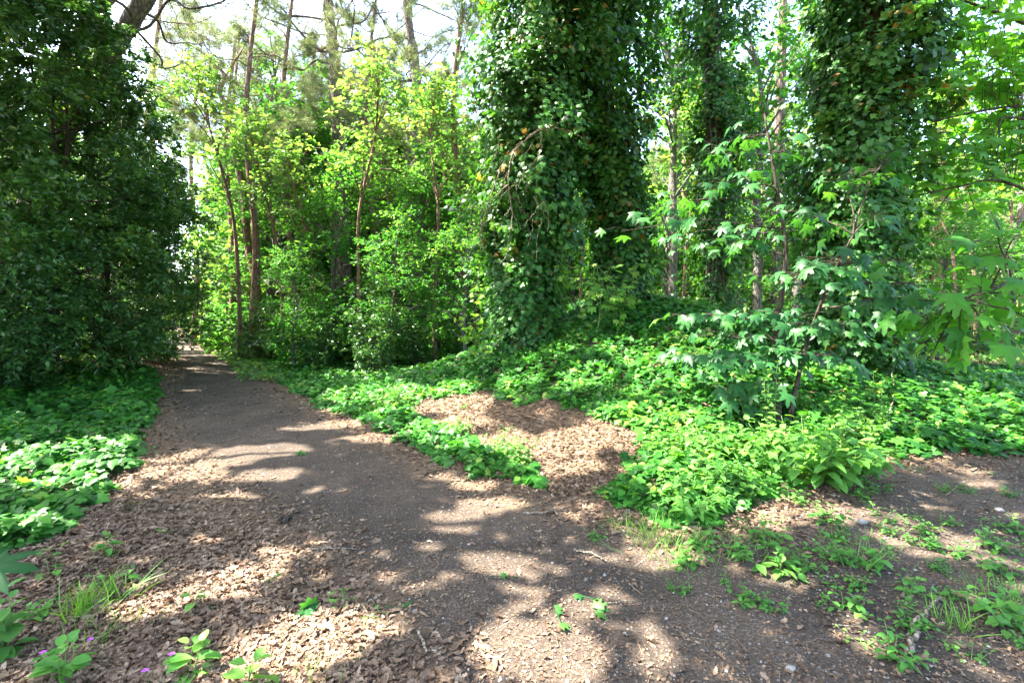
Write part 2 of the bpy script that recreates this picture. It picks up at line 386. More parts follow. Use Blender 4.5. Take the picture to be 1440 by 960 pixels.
# ------------------------------------------------------------------ foliage builders
def sprays(geo, centers, radii, twigs, leaves, leaf, tpl, flat=.55, droop=.25, wood=None, upb=.25, filt=False, jit=.35, hue=.25, base=.5, ups=.55):
    """leafy twigs radiating from each clump centre; leaves sit along each twig"""
    C = np.repeat(np.asarray(centers, float), twigs, 0); Rr = np.repeat(np.broadcast_to(radii, len(centers)), twigs)
    ch = np.repeat(rng.normal(0, hue, len(centers)), twigs)
    n = len(C); d = rdir(n); d[:, 2] = d[:, 2] * flat + upb; d = nrm(d)
    Ln = Rr * rng.uniform(.5, 1.15, n)
    C = C + rdir(n) * (Rr * .3)[:, None]
    t = rng.uniform(.2, 1, (n, leaves))
    pos = C[:, None] + d[:, None] * (Ln[:, None] * t)[..., None]
    pos[..., 2] -= droop * Ln[:, None] * t ** 2
    side = nrm(np.cross(d, [0, 0, 1.0]) + 1e-6); sgn = rng.choice([-1, 1], (n, leaves))
    fw = d[:, None] * .7 + side[:, None] * sgn[..., None] * .8 + rng.normal(0, jit, (n, leaves, 3)); fw[..., 2] -= .25
    up = np.array([0, 0, 1.0]) + rng.normal(0, ups, (n, leaves, 3))
    pos = pos.reshape(-1, 3) + rng.normal(0, leaf * .35, (n * leaves, 3)); fw = fw.reshape(-1, 3); up = up.reshape(-1, 3)
    a = np.clip(base + np.repeat(ch, leaves) + rng.normal(0, .2, n * leaves), 0, 1)
    sc = leaf * rng.uniform(.6, 1.25, n * leaves)
    if filt:
        k = ~(lit_wanted(pos) | lit_wanted(pos + nrm(fw) * leaf)); pos, fw, up, a, sc = pos[k], fw[k], up[k], a[k], sc[k]
    scatter(geo, tpl, pos, fw, up, sc, a)
    if wood is not None:
        for i in range(n):
            e = C[i] + d[i] * Ln[i]; e[2] -= droop * Ln[i]; m_ = C[i] + d[i] * Ln[i] * .5; m_[2] -= droop * Ln[i] * .25
            v, tt = tube([C[i], m_, e], [max(leaf * .06, .004), .003], 3); wood.add(v, tt)

def ellipsoid(n, c, r, shell=.55, lump=.2):
    d = rdir(n); u = rng.uniform(shell ** 3, 1, n) ** (1 / 3)
    w = 1 + lump * wob(d[:, 0] * 2 + c[0], d[:, 1] * 2 + d[:, 2] * 3 + c[1])
    return np.asarray(c) + d * np.asarray(r) * (u * w)[:, None]

def limb(wood, a, b, r0, r1=.01, sag=.1, seg=5, kink=.08, n=5):
    a = np.asarray(a, float); b = np.asarray(b, float); L = np.linalg.norm(b - a); pts = []
    for t in np.linspace(0, 1, n):
        p = a + (b - a) * t; p[2] += sag * L * math.sin(math.pi * t)
        if 0 < t < 1: p += rng.normal(0, kink * L / n * 1.5, 3)
        pts.append(p)
    P = smoothline(pts, 3); v, t = tube(P, np.linspace(r0, r1, len(P)), seg); wood.add(v, t); return P

def on_line(P, t):
    f = np.clip(t, 0, 1) * (len(P) - 1); i = np.minimum(f.astype(int), len(P) - 2); w = (f - i)[:, None]
    return P[i] * (1 - w) + P[i + 1] * w

# ================================================================== THE SETTING
def axis(lo, hi, fine_lo, fine_hi, step, grow=1.12):
    a = list(np.arange(fine_lo, fine_hi, step)); s = step; x = a[-1]
    while x < hi: s *= grow; x += s; a.append(x)
    s = step; x = a[0]; b = []
    while x > lo: s *= grow; x -= s; b.append(x)
    return np.array(b[::-1] + a)
xs = axis(-260, 260, -7, 7, .06); ys = axis(-60, 320, 1.2, 9, .06)
PATH = np.vstack([Gp([(560,962),(490,870),(400,770),(290,680),(225,610),(222,555),(242,520),(236,486),(230,474)]),
                  [[-42.5, 62], [-39.5, 62]],
                  Gp([(264,474),(304,494),(372,524),(440,575),(520,612),(600,648),(665,676),(745,700),(830,718),(900,745),(1000,800),(1120,840),(1250,962)])
                  , [[1.5, .2], [1.5, -6], [-1.5, -6], [-1.2, .4]]])
SOILR = np.vstack([Gp([(820,1000),(800,800),(850,722),(900,728),(960,752),(1060,735),(1180,690),(1215,650),(1440,648),(1700,650),(2200,900),(2600,1400),(800,1400)])])
X, Y = np.meshgrid(xs, ys); PX = np.stack([X.ravel(), Y.ravel()], 1)
Z = ground_z(PX[:, 0], PX[:, 1])
near = (np.abs(PX[:, 0]) < 60) & (PX[:, 1] < 80)
dpath = np.full(len(PX), -9.0); dpath[near] = sdist(PX[near], PATH)
dsoil = np.full(len(PX), -9.0); dsoil[near] = sdist(PX[near], SOILR)
soil = np.clip(.5 + np.maximum(dpath / .6, dsoil / .5) * .5 + .12 * wob(PX[:, 0], PX[:, 1], 1.2) - .12, 0, 1)
nx, ny = len(xs), len(ys)
i = (np.arange(ny - 1)[:, None] * nx + np.arange(nx - 1)[None]).ravel()
Tq = np.concatenate([np.stack([i, i + 1, i + nx + 1], 1), np.stack([i, i + nx + 1, i + nx], 1)])
g = Geo().add(np.column_stack([PX, Z]), Tq)
tag(g.build('ground', M['floor'], extra={'soil': soil}), kind='structure')
inside = dpath > 0
ft = Tq[inside[Tq].all(1)]
used, inv = np.unique(ft, return_inverse=True)
g = Geo().add(np.column_stack([PX[used], Z[used] + .005]), inv.reshape(-1, 3))
tag(g.build('path', M['floor'], extra={'soil': soil[used]}), kind='structure')

def soil_at(P):
    return np.clip(.5 + np.maximum((sdist(P, PATH) + .15 * wob(P[:, 0], P[:, 1], 1.6)) / .5, sdist(P, SOILR) / .4) * .5 - .04, 0, 1)

IVYR = np.vstack([Gp([(365,512),(440,566),(520,603),(600,640),(665,667),(750,682),(762,664),(700,645),(640,615),(578,584),(590,564),(690,552),(720,570),(770,562),(800,575),(885,602),(892,640),(850,692),(900,720),(960,745),(1050,720),(1100,690),(1190,655),(1220,640),(1440,645),(1600,650)]),
                  [[14, 6], [16, 16], [3, 18], [-6, 18], [-10, 18]]])
IVYL = np.vstack([Gp([(222,548),(206,600),(192,650),(150,700),(60,765),(-60,810),(-300,820)]), [[-12, 4], [-13, 11], [-9, 12.5]]])

def rand_in(poly, dens_fn, n):
    lo, hi = poly.min(0), poly.max(0); P = rng.uniform(lo, hi, (n, 2))
    d = sdist(P, poly) + .13 * wob(P[:, 0], P[:, 1], 2.5) + .07 * wob(P[:, 1], P[:, 0], 6)
    k = (d > 0) & (rng.random(n) < dens_fn(P, d)); return P[k], d[k]

def ivy_cover(name, poly, n, leaf, base, hgt=.18):
    P, d = rand_in(poly, lambda P, d: np.clip(1.4 - P[:, 1] / 22, .25, 1) * np.where(wob(P[:, 0] + 3, P[:, 1], 2.1) < -.62, .25, 1), n)
    geo = Geo(); m = len(P)
    z = ground_z(P[:, 0], P[:, 1]); lay = rng.beta(2, 1.3, m)
    mound = .6 + .65 * wob(P[:, 0], P[:, 1], 1.7) + .25 * wob(P[:, 1], P[:, 0], 4)
    hh = .015 + (hgt * np.clip(d / .25 + .35, 0, 1) * lay * np.clip(mound, .18, 1.6))
    pos = np.column_stack([P, z + hh])
    up = np.column_stack([rng.normal(0, .42, m), rng.normal(-.25, .42, m), np.full(m, 1.0)])
    fw = rng.normal(size=(m, 3)); fw[:, 2] = rng.normal(-.15, .25, m)
    a = np.clip(base + .22 * wob(P[:, 0], P[:, 1], .9) + .22 * (lay - .5) + rng.normal(0, .2, m), 0, 1)
    sc = leaf * (.35 + .95 * rng.beta(1.8, 1.8, m))
    nearm = P[:, 1] < 9
    scatter(geo, IVY, pos[nearm], fw[nearm], up[nearm], sc[nearm], a[nearm])
    scatter(geo, IVYS, pos[~nearm], fw[~nearm], up[~nearm], sc[~nearm] * 1.15, a[~nearm])
    q = rng.random(m) < .16; scatter(geo, OVATE, pos[q] + [0, 0, .03], fw[q], up[q], sc[q] * .8, np.clip(a[q] + .25, 0, 1))
    # thin leaf stalks
    k = rng.choice(np.flatnonzero(nearm), min(6000, nearm.sum()), False)
    foot = pos[k] + np.column_stack([rng.normal(0, .03, (len(k), 2)), np.zeros(len(k))]); foot[:, 2] = z[k]
    dv = pos[k] - foot; L = np.linalg.norm(dv, axis=1)
    st = (np.array([(-.012, 0, 0), (.012, 0, 0), (0, 1, 0)]), np.array([(0, 1, 2)]))
    scatter(geo, st, foot, dv + 1e-5, rng.normal(size=(len(k), 3)), L, .6)
    return tag(geo.build(name, M['groundivy']), kind='stuff')
ivy_cover('ivy_ground_cover', IVYR, 235000, .105, .44)
ivy_cover('ivy_ground_cover', IVYL, 64000, .115, .38, .19)

# leaf litter: single fallen leaves over the forest floor, thin on the trodden soil
LITTER_AREAS = [np.vstack([[[-7, 1.2], [6, 1.2], [8, 6], [4, 9], [-4, 9], [-6, 24], [-16, 24], [-9, 8]]])]
def litter():
    geo = Geo(); n = 240000
    v = rng.random(n); y = 1.6 * (22 / 1.6) ** v; x = rng.uniform(-1.05, 1.05, n) * y
    w = np.minimum(1, 4.5 / y)
    P = np.column_stack([x, y]); s = soil_at(P)
    patch = .5 + .5 * wob(x, y, 1.1)
    keep = rng.random(n) < np.clip((1 - s) ** 1.5 * 1.0 + .010 + .05 * (1 - s) * patch + .012 * (patch > .6), 0, 1)
    keep &= sdist(P, IVYR) < .25
    P = P[keep]; s = s[keep]; m = len(P)
    z = ground_z(P[:, 0], P[:, 1])
    pos = np.column_stack([P, z + .008 + rng.uniform(0, .028, m) * (1 - s)])
    up = np.column_stack([rng.normal(0, .27, (m, 2)), np.ones(m)]); fw = rng.normal(size=(m, 3)); fw[:, 2] *= .16
    a = np.clip(rng.beta(2, 2.4, m) + .12 * wob(P[:, 0], P[:, 1], 1.5), 0, 1)
    sc = (.018 + .075 * rng.beta(1.3, 3.2, m)) * np.clip(P[:, 1] / 6, 1, 2)
    kind = rng.integers(0, len(OAKS), m)
    for k, t in enumerate(OAKS):
        q = kind == k; scatter(geo, t, pos[q], fw[q], up[q], sc[q], a[q])
    # crumbs: leaf fragments, bark chips and bits of twig trodden into the soil
    n = 60000; v = rng.random(n); y = 1.7 * (14 / 1.7) ** v; x = rng.uniform(-1.05, 1.05, n) * y
    P = np.column_stack([x, y]); k = (sdist(P, IVYR) < .1) & (sdist(P, IVYL) < .2) & (rng.random(n) < .35 + .5 * np.clip(wob(x, y, 1.4) + .3, 0, 1)); P = P[k]; m = len(P)
    pos = np.column_stack([P, ground_z(P[:, 0], P[:, 1]) + .008]); up = np.column_stack([rng.normal(0, .25, (m, 2)), np.ones(m)]); fw = rng.normal(size=(m, 3)); fw[:, 2] *= .1
    scatter(geo, KITE, pos, fw, up, rng.uniform(.008, .03, m) * np.clip(P[:, 1] / 5, 1, 2.5), np.clip(rng.beta(1.6, 2.6, m), 0, 1))
    ndl = (np.array([(-.02, 0, 0), (.02, 0, 0), (.015, 1, .0), (-.015, 1, 0)]), np.array([(0, 1, 2), (0, 2, 3)]))
    n = 4500; v = rng.random(n); y = 1.7 * (9 / 1.7) ** v; x = rng.uniform(-1.05, 1.05, n) * y
    P = np.column_stack([x, y]); P = P[(sdist(P, IVYR) < .1)]; m = len(P)
    pos = np.column_stack([P, ground_z(P[:, 0], P[:, 1]) + .011]); up = np.column_stack([rng.normal(0, .1, (m, 2)), np.ones(m)]); fw = rng.normal(size=(m, 3)); fw[:, 2] *= .05
    scatter(geo, ndl, pos, fw, up, rng.uniform(.02, .075, m), rng.uniform(.3, .9, m))
    for poly, n in ((IVYR, 2600), (IVYL, 500)):
        P = rng.uniform(poly.min(0), poly.max(0), (n, 2)); P = P[in_poly(P, poly)]; m = len(P)
        pos = np.column_stack([P, ground_z(P[:, 0], P[:, 1]) + rng.uniform(.03, .15, m)]); fw = rng.normal(size=(m, 3)); fw[:, 2] *= .3
        scatter(geo, OAKS[1], pos, fw, np.column_stack([rng.normal(0, .5, (m, 2)), np.ones(m)]), rng.uniform(.05, .1, m), np.clip(rng.beta(2, 2, m), 0, 1))
    tag(geo.build('leaf_litter', M['dry']), kind='stuff')
litter()

def grit():
    geo = Geo(); n = 9000; v = rng.random(n); y = 1.7 * (10 / 1.7) ** v; x = rng.uniform(-1.05, 1.05, n) * y
    P = np.column_stack([x, y]); P = P[rng.random(n) < soil_at(P) * (.4 + .6 * rng.random(n))]; P = P[sdist(P, IVYR) < 0]; m = len(P)
    oc = (np.array([(1, 0, 0), (-1, 0, 0), (0, 1, 0), (0, -1, 0), (0, 0, .6), (0, 0, -.6)], float), np.array([(0, 2, 4), (2, 1, 4), (1, 3, 4), (3, 0, 4), (2, 0, 5), (1, 2, 5), (3, 1, 5), (0, 3, 5)]))
    pos = np.column_stack([P, ground_z(P[:, 0], P[:, 1]) + .007])
    scatter(geo, oc, pos, rng.normal(size=(m, 3)) * [1, 1, .3], np.array([0, 0, 1.0]) + rng.normal(0, .4, (m, 3)), rng.gamma(2, .0016, m) + .0015, .5)
    tag(geo.build('grit', M['stone'], smooth=False), kind='stuff')
grit()
# ================================================================== IVY-CLAD TREES
def gnd(x, y): return np.array([x, y, float(ground_z(x, y))])

def ivy_column(geo, P, rad_fn, n_clump, per, leaf, tpl, zr=(0, 1), base=.42):
    """leaves hanging in clumps round a trunk line P; rad_fn(t) is the outer radius"""
    t = rng.uniform(zr[0], zr[1], n_clump); th = rng.uniform(0, 2 * np.pi, n_clump)
    c = on_line(P, t); rr = rad_fn(t) * (.64 + .42 * wob(th * 1.0 + P[0][0], t * 7) + rng.normal(0, .2, n_clump))
    far = rng.random(n_clump) < .12; rr[far] *= rng.uniform(1.2, 1.65, far.sum())          # bushy sprays that stand out from the column
    c = c + np.column_stack([np.cos(th), np.sin(th), np.zeros(n_clump)]) * rr[:, None]
    gap = wob(th * 1.3 + 2 * P[0][1], t * 14) < -.62; c = c[~gap]; t = t[~gap]; n_clump = len(t)          # bare places where bark shows
    s = rng.uniform(.08, .28, n_clump)
    C = np.repeat(c, per, 0); T = np.repeat(t, per); n = len(C)
    pos = C + rng.normal(0, 1, (n, 3)) * np.repeat(s, per)[:, None] * [.8, .8, 1.0]
    ax = on_line(P, T); out = pos - ax; out[:, 2] = 0; out = nrm(out)
    fw = out * .55 + rng.normal(0, .42, (n, 3)); fw[:, 2] -= .75
    up = out * .7 + rng.normal(0, .38, (n, 3)); up[:, 2] += .55
    a = np.clip(base + np.repeat(rng.normal(0, .2, n_clump), per) + rng.normal(0, .18, n), 0, 1)
    scatter(geo, tpl, pos, fw, up, leaf * (.4 + 1.0 * rng.beta(1.6, 2, n)), a)

def ivy_tree(line, r0, rad_fn, label, n_clump, per, leaf, crown_c=None, crown_r=None, n_cr=0, tpl=IVYS, vine=7, low=0.0):
    base = np.array(line[0]); root = thing('ivy_clad_tree', label, 'tree', base)
    P = smoothline(line, 8)
    w = Geo(); v, t = tube(P, np.linspace(r0, r0 * .45, len(P)), 12, .06); w.add(v, t)
    a = Geo(); ivy_column(a, P, rad_fn, n_clump, per, leaf, tpl, (low, .86))
    nb = n_clump // 13; tb = rng.uniform(.06, .8, nb); thb = rng.uniform(0, 6.283, nb); cb = on_line(P, tb) + np.column_stack([np.cos(thb), np.sin(thb), 0 * thb]) * (rad_fn(tb) * rng.uniform(.75, 1.15, nb))[:, None]
    sprays(a, cb, rng.uniform(.3, .75, nb), 5, 13, leaf * .9, tpl, .5, .6, hue=.2, base=.5)          # loose shoots
    # root flare and old ivy stems that climb the trunk
    w.build('trunk', M['bark'], root)
    vg = Geo()
    for k in range(vine):
        th0 = rng.uniform(0, 6.28); tt = np.linspace(0.01, rng.uniform(.5, .85), 22)
        th = th0 + .5 * np.sin(tt * 9 + k); rr = np.interp(tt, [0, 1], [r0, r0 * .45]) + .02
        q = on_line(P, tt) + np.column_stack([np.cos(th), np.sin(th), 0 * th]) * rr[:, None]
        v, t = tube(q, [.03, .012], 5); vg.add(v, t)
    vg.build('ivy_stem', M['greybark'], root)
    a.build('ivy', M['ivy'], root)
    if n_cr:
        cg = Geo(); lw = Geo()
        cc = ellipsoid(n_cr, crown_c, crown_r, .35)
        sprays(cg, cc, 1.1, 12, 22, .19, KITE, .7, .2, filt=True, hue=.15)
        for k in range(0, n_cr, 3): limb(lw, on_line(P, np.array([rng.uniform(.8, .98)]))[0], cc[k], .09, .015, .05)
        lw.build('limbs', M['bark'], root); cg.build('crown', M['oakleaf'], root)
    return root

t1 = [gnd(.25, 9.5) - [0, 0, .15], at(738, 330, 9.6), at(748, 180, 9.7), at(772, -20, 9.8), at(790, -230, 9.8), at(800, -330, 9.8)]
T1 = ivy_tree(t1, .34, lambda t: np.interp(t, [0, .05, .2, .35, .6, .85], [.38, .48, .74, .95, 1.25, .8]),
     'broad ivy-clad tree with a long bare dead branch hanging across its ivy', 860, 74, .1,
     (-1.6, 10, 12.2), (4.6, 3.6, 2.4), 95, IVY)
t2 = [gnd(2.3, 10.6) - [0, 0, .1], at(868, 300, 10.6), at(848, 170, 10.5), at(858, -10, 10.5), at(870, -220, 10.5), at(875, -300, 10.4)]
T2 = ivy_tree(t2, .27, lambda t: np.interp(t, [0, .05, .2, .4, .6, .85], [.36, .42, .5, .95, 1.35, .8]),
     'ivy-clad tree rising from the top of the green mound, merging with its broad neighbour', 720, 66, .1,
     (3.0, 10.8, 12.5), (3.6, 3.4, 2.2), 45)
t3 = [gnd(5.25, 12.8), at(1008, 300, 12.8), at(1005, 150, 12.7), at(1000, 0, 12.7), at(1000, -180, 12.6), at(1000, -220, 12.6)]
T3 = ivy_tree(t3, .24, lambda t: np.interp(t, [0, .1, .3, .5, .8], [.5, .75, .75, 1.1, 1.2]),
     'slimmer ivy-clad tree whose brown trunk shows through thin ivy, behind the sycamore leaves', 330, 60, .1,
     (5.6, 13.2, 13), (3, 3, 2), 30)
t4 = [gnd(5.35, 7.9) - [0, 0, .1], at(1200, 400, 7.9), at(1208, 200, 7.9), at(1222, 30, 7.9), at(1230, -200, 7.8), at(1235, -420, 7.8)]
T4 = ivy_tree(t4, .3, lambda t: np.interp(t, [0, .06, .2, .4, .55, .85], [.45, .52, .58, .76, .82, .6]),
     'dark ivy-clad tree on the right standing behind broad sycamore leaves', 600, 74, .098,
     (6.5, 8.4, 12), (3.4, 3.2, 2.2), 18, IVY)

# an unseen oak on the left, added to shade and dapple the path
ob = gnd(-9.6, 4.6); OK_ = thing('unseen_shade_oak', 'big unseen oak added at the left, its leafy crown laid out to shade the near path', 'tree', ob)
ow, oc = Geo(), Geo(); oP = smoothline([ob - [0, 0, .1], ob + [.1, .1, 3], ob + [.3, .2, 6], ob + [.6, .3, 10.5]], 6); v, t = tube(oP, [.4, .2], 12, .05); ow.add(v, t)
nO = 1250; gx = rng.uniform(-7, 11, nO); gy = rng.uniform(.2, 10.6, nO); gz = rng.uniform(0, 3.2, nO) + np.maximum(5.6, 3.3 + .64 * (gy + 1))
occ = np.column_stack([gx, gy, 0 * gx]) + SUN * (gz / SUN[2])[:, None]
sprays(oc, occ, .8, 6, 11, .21, KITE, .5, .2, filt=True, hue=.15)
for k in range(0, nO, 60): limb(ow, on_line(oP, rng.uniform(.6, 1, 1))[0], occ[k], .06, .01, .04)
ow.build('trunk', M['bark'], OK_); oc.build('crown', M['oakleaf'], OK_)

# the dead branch that hangs out of the broad tree's ivy, with its forks
dead = Geo()
def px3(pts, Y): return [at(600 + x / 2, y / 2, Y + .05 * k) for k, (x, y) in enumerate(pts)]
def dtube(pts, r0, r1):
    P = smoothline(pts, 6); P[1:-1] += rng.normal(0, .012, (len(P) - 2, 3)); v, t = tube(P, [r0, r1], 6, .08); dead.add(v, t)
dtube(px3([(400, 322), (365, 350), (310, 370), (245, 425), (228, 520), (240, 600), (225, 715)], 8.35), .017, .007)
for k in range(26):
    a_, b_ = rng.uniform(120, 330), rng.uniform(370, 640); q = rng.normal(0, 22); dtube(px3([(a_, b_), (a_ + q - 8, b_ + 45), (a_ + 1.6 * q - 16 + rng.normal(0, 14), b_ + rng.uniform(70, 130))], 8.4), .0055, .0025)
dtube(px3([(310, 370), (230, 440), (195, 510), (165, 600), (125, 700), (105, 745)], 8.3), .012, .005)
dtube(px3([(310, 370), (390, 366), (450, 392)], 8.35), .011, .005)
dtube(px3([(228, 520), (180, 570), (150, 640)], 8.35), .010, .004)
dtube(px3([(225, 715), (205, 745)], 8.6), .009, .004); dtube(px3([(225, 715), (262, 740)], 8.6), .008, .004)
dtube(px3([(318, 372), (322, 420), (290, 480), (280, 540)], 8.35), .010, .004)
dtube(px3([(240, 600), (265, 640)], 8.5), .006, .003); dtube(px3([(165, 600), (140, 580), (120, 590)], 8.5), .006, .003)
dead.build('dead_branch', M['twig'], T1)

# ================================================================== HOLLY BY THE PATH
def holly_tree(base, H, r, label, n_cl, group=None, dens=(9, 24), leaf=.105):
    root = thing('holly_tree', label, 'tree', base, group)
    base = np.array(base); w = Geo(); c = Geo()
    for k in range(3):
        top = base + [rng.normal(0, .5), rng.normal(0, .5), H * rng.uniform(.75, .92)]
        limb(w, base + [rng.normal(0, .15), rng.normal(0, .15), -.05], top, .09, .02, 0, 7, .05, 7)
    z = rng.random(n_cl); th = rng.uniform(0, 6.283, n_cl)
    prof = r * np.interp(z, [0, .12, .4, .7, .9, 1], [.72, .95, 1.05, .85, .5, .12]) * (1 + .2 * wob(th * 2 + base[0], z * 6 + base[1]))
    q = prof * np.sqrt(rng.uniform(.35, 1, n_cl))
    cc = base + np.column_stack([q * np.cos(th), q * np.sin(th), .15 + z * (H - .15)])
    sprays(c, cc, .52, dens[0], dens[1], leaf, HOLLY, .7, .3, upb=.05, hue=.16, base=.4)
    for k in range(0, n_cl, 9):
        a = base + [0, 0, max(.2, cc[k][2] - base[2] - .6)]; limb(w, a, cc[k], .025, .006, 0, 4)
    w.build('trunk', M['bark'], root); c.build('crown', M['holly'], root)
    return root
HB = [(-9.9, 8.3, 9.0, 2.1, 'tall dark holly tree nearest the camera, filling the left edge of the view'),
      (-9.8, 10.6, 8.8, 2.15, 'dark holly tree behind the nearest holly, its foot in shaded ivy'),
      (-10.9, 13.2, 8.2, 2.35, 'dark holly tree with sunlit upper leaves midway along the path hedge'),
      (-13.5, 16.4, 7.8, 2.7, 'dark holly tree bulging out over the path edge')]
HT = []
for x, y, H, r, lb in HB: HT.append(holly_tree(gnd(x, y), H, r, lb, int(250 * r / 2.1)))
dup(HT[2], gnd(-17.6, 21.5), 2.1, .95, 'smaller dark holly tree far along the left side of the path')
dup(HT[0], gnd(-23.2, 29), 1.2, .8, 'farthest dark holly tree where the path disappears')
dup(HT[1], gnd(-12.6, 9.4), 2.6, 1.05, 'dark holly tree set back behind the path hedge on the left')

# thin young hollies beside the path
def young_holly(px, py, H, r, label, n=26):
    base = G(px, py); root = thing('young_holly', label, 'holly', base); w = Geo(); c = Geo()
    for k in range(6):
        top = base + [rng.normal(0, r * .6), rng.normal(0, r * .6), H * rng.uniform(.6, 1)]
        P = limb(w, base + [rng.normal(0, .06), rng.normal(0, .06), -.03], top, .014, .005, 0, 5, .06, 6)
        ts = rng.uniform(.15, 1, n); cc = on_line(P, ts) + rng.normal(0, r * .26, (n, 3))
        sprays(c, cc, .26, 3, 9, .085, HOLLY, .6, .2, upb=.15, hue=.15, base=.42)
        for q in range(0, n, 2): limb(w, on_line(P, ts[q:q + 1])[0], cc[q], .006, .003, 0, 3)
    w.build('stem', M['bark'], root); c.build('foliage', M['holly'], root); return root
young_holly(522, 532, 2.3, .85, 'thin dark young holly with many upright stems beside the path')
young_holly(440, 522, 1.7, .75, 'low dark young holly at the ivy edge, nearer the path end', 20)
young_holly(585, 520, 1.8, .6, 'sparse young holly with thin stems left of the broad ivy-clad tree', 12)

# ================================================================== PINES
def pine(line, r0, r1, label, nl, t0, Lr, mat='pinebark', tufts=9, up=.25, seg=10, wig=0.0, name='pine_tree', group=None, leaf=.17, filt=True, only=None, rises=0):
    root = thing(name, label, 'pine', line[0], group); P = smoothline(line, 7)
    g = Geo(); v, t = tube(P, np.linspace(r0, r1, len(P)), seg, .05); g.add(v, t); g.build('trunk', M[mat], root)
    crown = Geo(); az = rng.uniform(0, 6.28)
    for k in range(nl):
        tt = t0 + (1 - t0) * (k + rng.uniform(0, .8)) / nl; a0 = on_line(P, np.array([tt]))[0]
        az += 2.4 + rng.normal(0, .4); L = Lr * rng.uniform(.6, 1.1) * (1 - .35 * (tt - t0) / (1 - t0 + .01))
        if only is not None: az = only[k % len(only)] + rng.normal(0, .25)
        d = np.array([math.cos(az), math.sin(az), 0]); kk = np.linspace(0, 1, 7); bend = rng.normal(0, .18)
        pts = [a0 + d * L * s + np.array([-d[1], d[0], 0]) * L * bend * s * s + [0, 0, L * (up * s - .16 * math.sin(s * 3.1) * rng.uniform(0, 1) + .18 * s ** 3)] + rng.normal(0, .045 * L * (.3 + .7 * s) * (s > 0), 3) for s in kk]
        Q = smoothline(pts, 4); b = Geo(); rr = max(.012, r0 * .13) * rng.uniform(.6, 1.3)
        v, t = tube(Q, [rr, rr * .25], 6, .05); b.add(v, t)
        for s in range(tufts):
            s0 = rng.uniform(.3, 1); p = on_line(Q, np.array([s0]))[0]; e = nrm(d * .7 + rng.normal(0, .7, 3) * [1, 1, .6]) * L * rng.uniform(.12, .34); e[2] += abs(e[2]) * .3
            m_ = p + e * .5 + rng.normal(0, .05, 3); v, t = tube([p, m_, p + e], [rr * .3, .004], 4); b.add(v, t)
            for q in range(3):
                f = p + e * rng.uniform(.5, .9); e2 = nrm(e + rng.normal(0, .5, 3) * np.linalg.norm(e)) * np.linalg.norm(e) * .45
                v, t = tube([f, f + e2], [.006, .003], 3); b.add(v, t)
                n = 9; pos = f + e2 * rng.uniform(.45, 1.1, (n, 1)) + rng.normal(0, .07, (n, 3))
                sk = rng.random(n) < .78; pos = pos[sk]; n = len(pos)
                if filt:
                    kp = ~lit_wanted(pos); pos = pos[kp]; n = len(pos)
                scatter(crown, TUFT, pos, e2 + rng.normal(0, .2, (n, 3)), rdir(n), leaf * rng.uniform(.7, 1.2, n), np.clip(rng.normal(.5, .2, n), 0, 1))
        b.build('branch', M[mat], root)
    if crown.n: crown.build('crown', M['needle'], root)
    return root
def foot(px, Y): return gnd((px - 720) / FPX * Y, Y) - [0, 0, .1]
pine([foot(485, 20), at(482, 300, 20), at(474, 150, 20), at(470, 80, 20), at(461, 0, 20), at(455, -180, 20)], .34, .15,
     'tall straight pine with wide bare side branches, left of its twin', 30, .5, 5.8, tufts=14)
pine([foot(585, 21), at(583, 320, 21), at(578, 200, 21), at(586, 130, 21), at(572, 0, 21), at(566, -190, 21)], .33, .14,
     'tall bent pine with forking bare branches, nearest the broad ivy-clad tree', 30, .48, 5.8, tufts=14)
p3 = pine([foot(362, 19), at(360, 400, 19), at(348, 340, 19), at(342, 270, 19), at(327, 200, 19), at(326, 165, 19), at(309, 130, 19), at(316, 108, 19), at(300, 86, 19)], .17, .06,
     'slender crooked pine with a kinked forked top against the white sky', 9, .5, 2.6, 'redbark', 5, .3)
gq = Geo(); v, t = tube(smoothline([at(314, 112, 19), at(326, 92, 19), at(336, 78, 19), at(346, 60, 19)], 5), [.06, .02], 7); gq.add(v, t); gq.build('branch', M['redbark'], p3)
pine([foot(357, 24), at(358, 380, 24), at(361, 265, 24), at(368, 150, 24)], .16, .08, 'straight slim pine directly behind the crooked pine', 8, .55, 2.4, 'redbark', 6)
pine([gnd(-13.6, 12.4), at(55, 260, 12.3), at(125, 120, 12.2), at(168, 55, 12.1), at(208, -10, 12), at(282, -140, 12.2), at(330, -300, 12.6)], .27, .15,
     'thick leaning pine trunk rising out of the holly at the upper left', 18, .5, 4.6, 'pinebark', 16, .3, 12)
pine([gnd(-14.6, 13.4), at(70, 200, 13), at(100, 80, 12.9), at(118, 38, 12.9), at(165, -15, 12.8), at(240, -120, 12.9)], .2, .1,
     'thinner reddish leaning pine beside the thick leaning trunk', 12, .5, 4, 'redbark', 12, .3)
pine([foot(1088, 17), at(1092, 250, 17), at(1098, 120, 17), at(1100, 40, 17), at(1106, -150, 17)], .21, .11,
     'pine trunk seen between the slimmer ivy-clad tree and the dark one', 10, .5, 2.6, 'pinebark', 7)
pine([foot(1318, 22), at(1316, 360, 22), at(1324, 240, 22), at(1338, 100, 22)], .26, .15, 'stout pine trunk in the sunlit gap right of the dark ivy-clad tree', 8, .5, 3, 'redbark', 6)
pine([foot(938, 21), at(942, 380, 21), at(950, 250, 21), at(956, 60, 21)], .36, .2, 'stout sunlit trunk low between the mound tree and the slimmer ivy-clad tree', 8, .6, 3, 'greybark', 6)

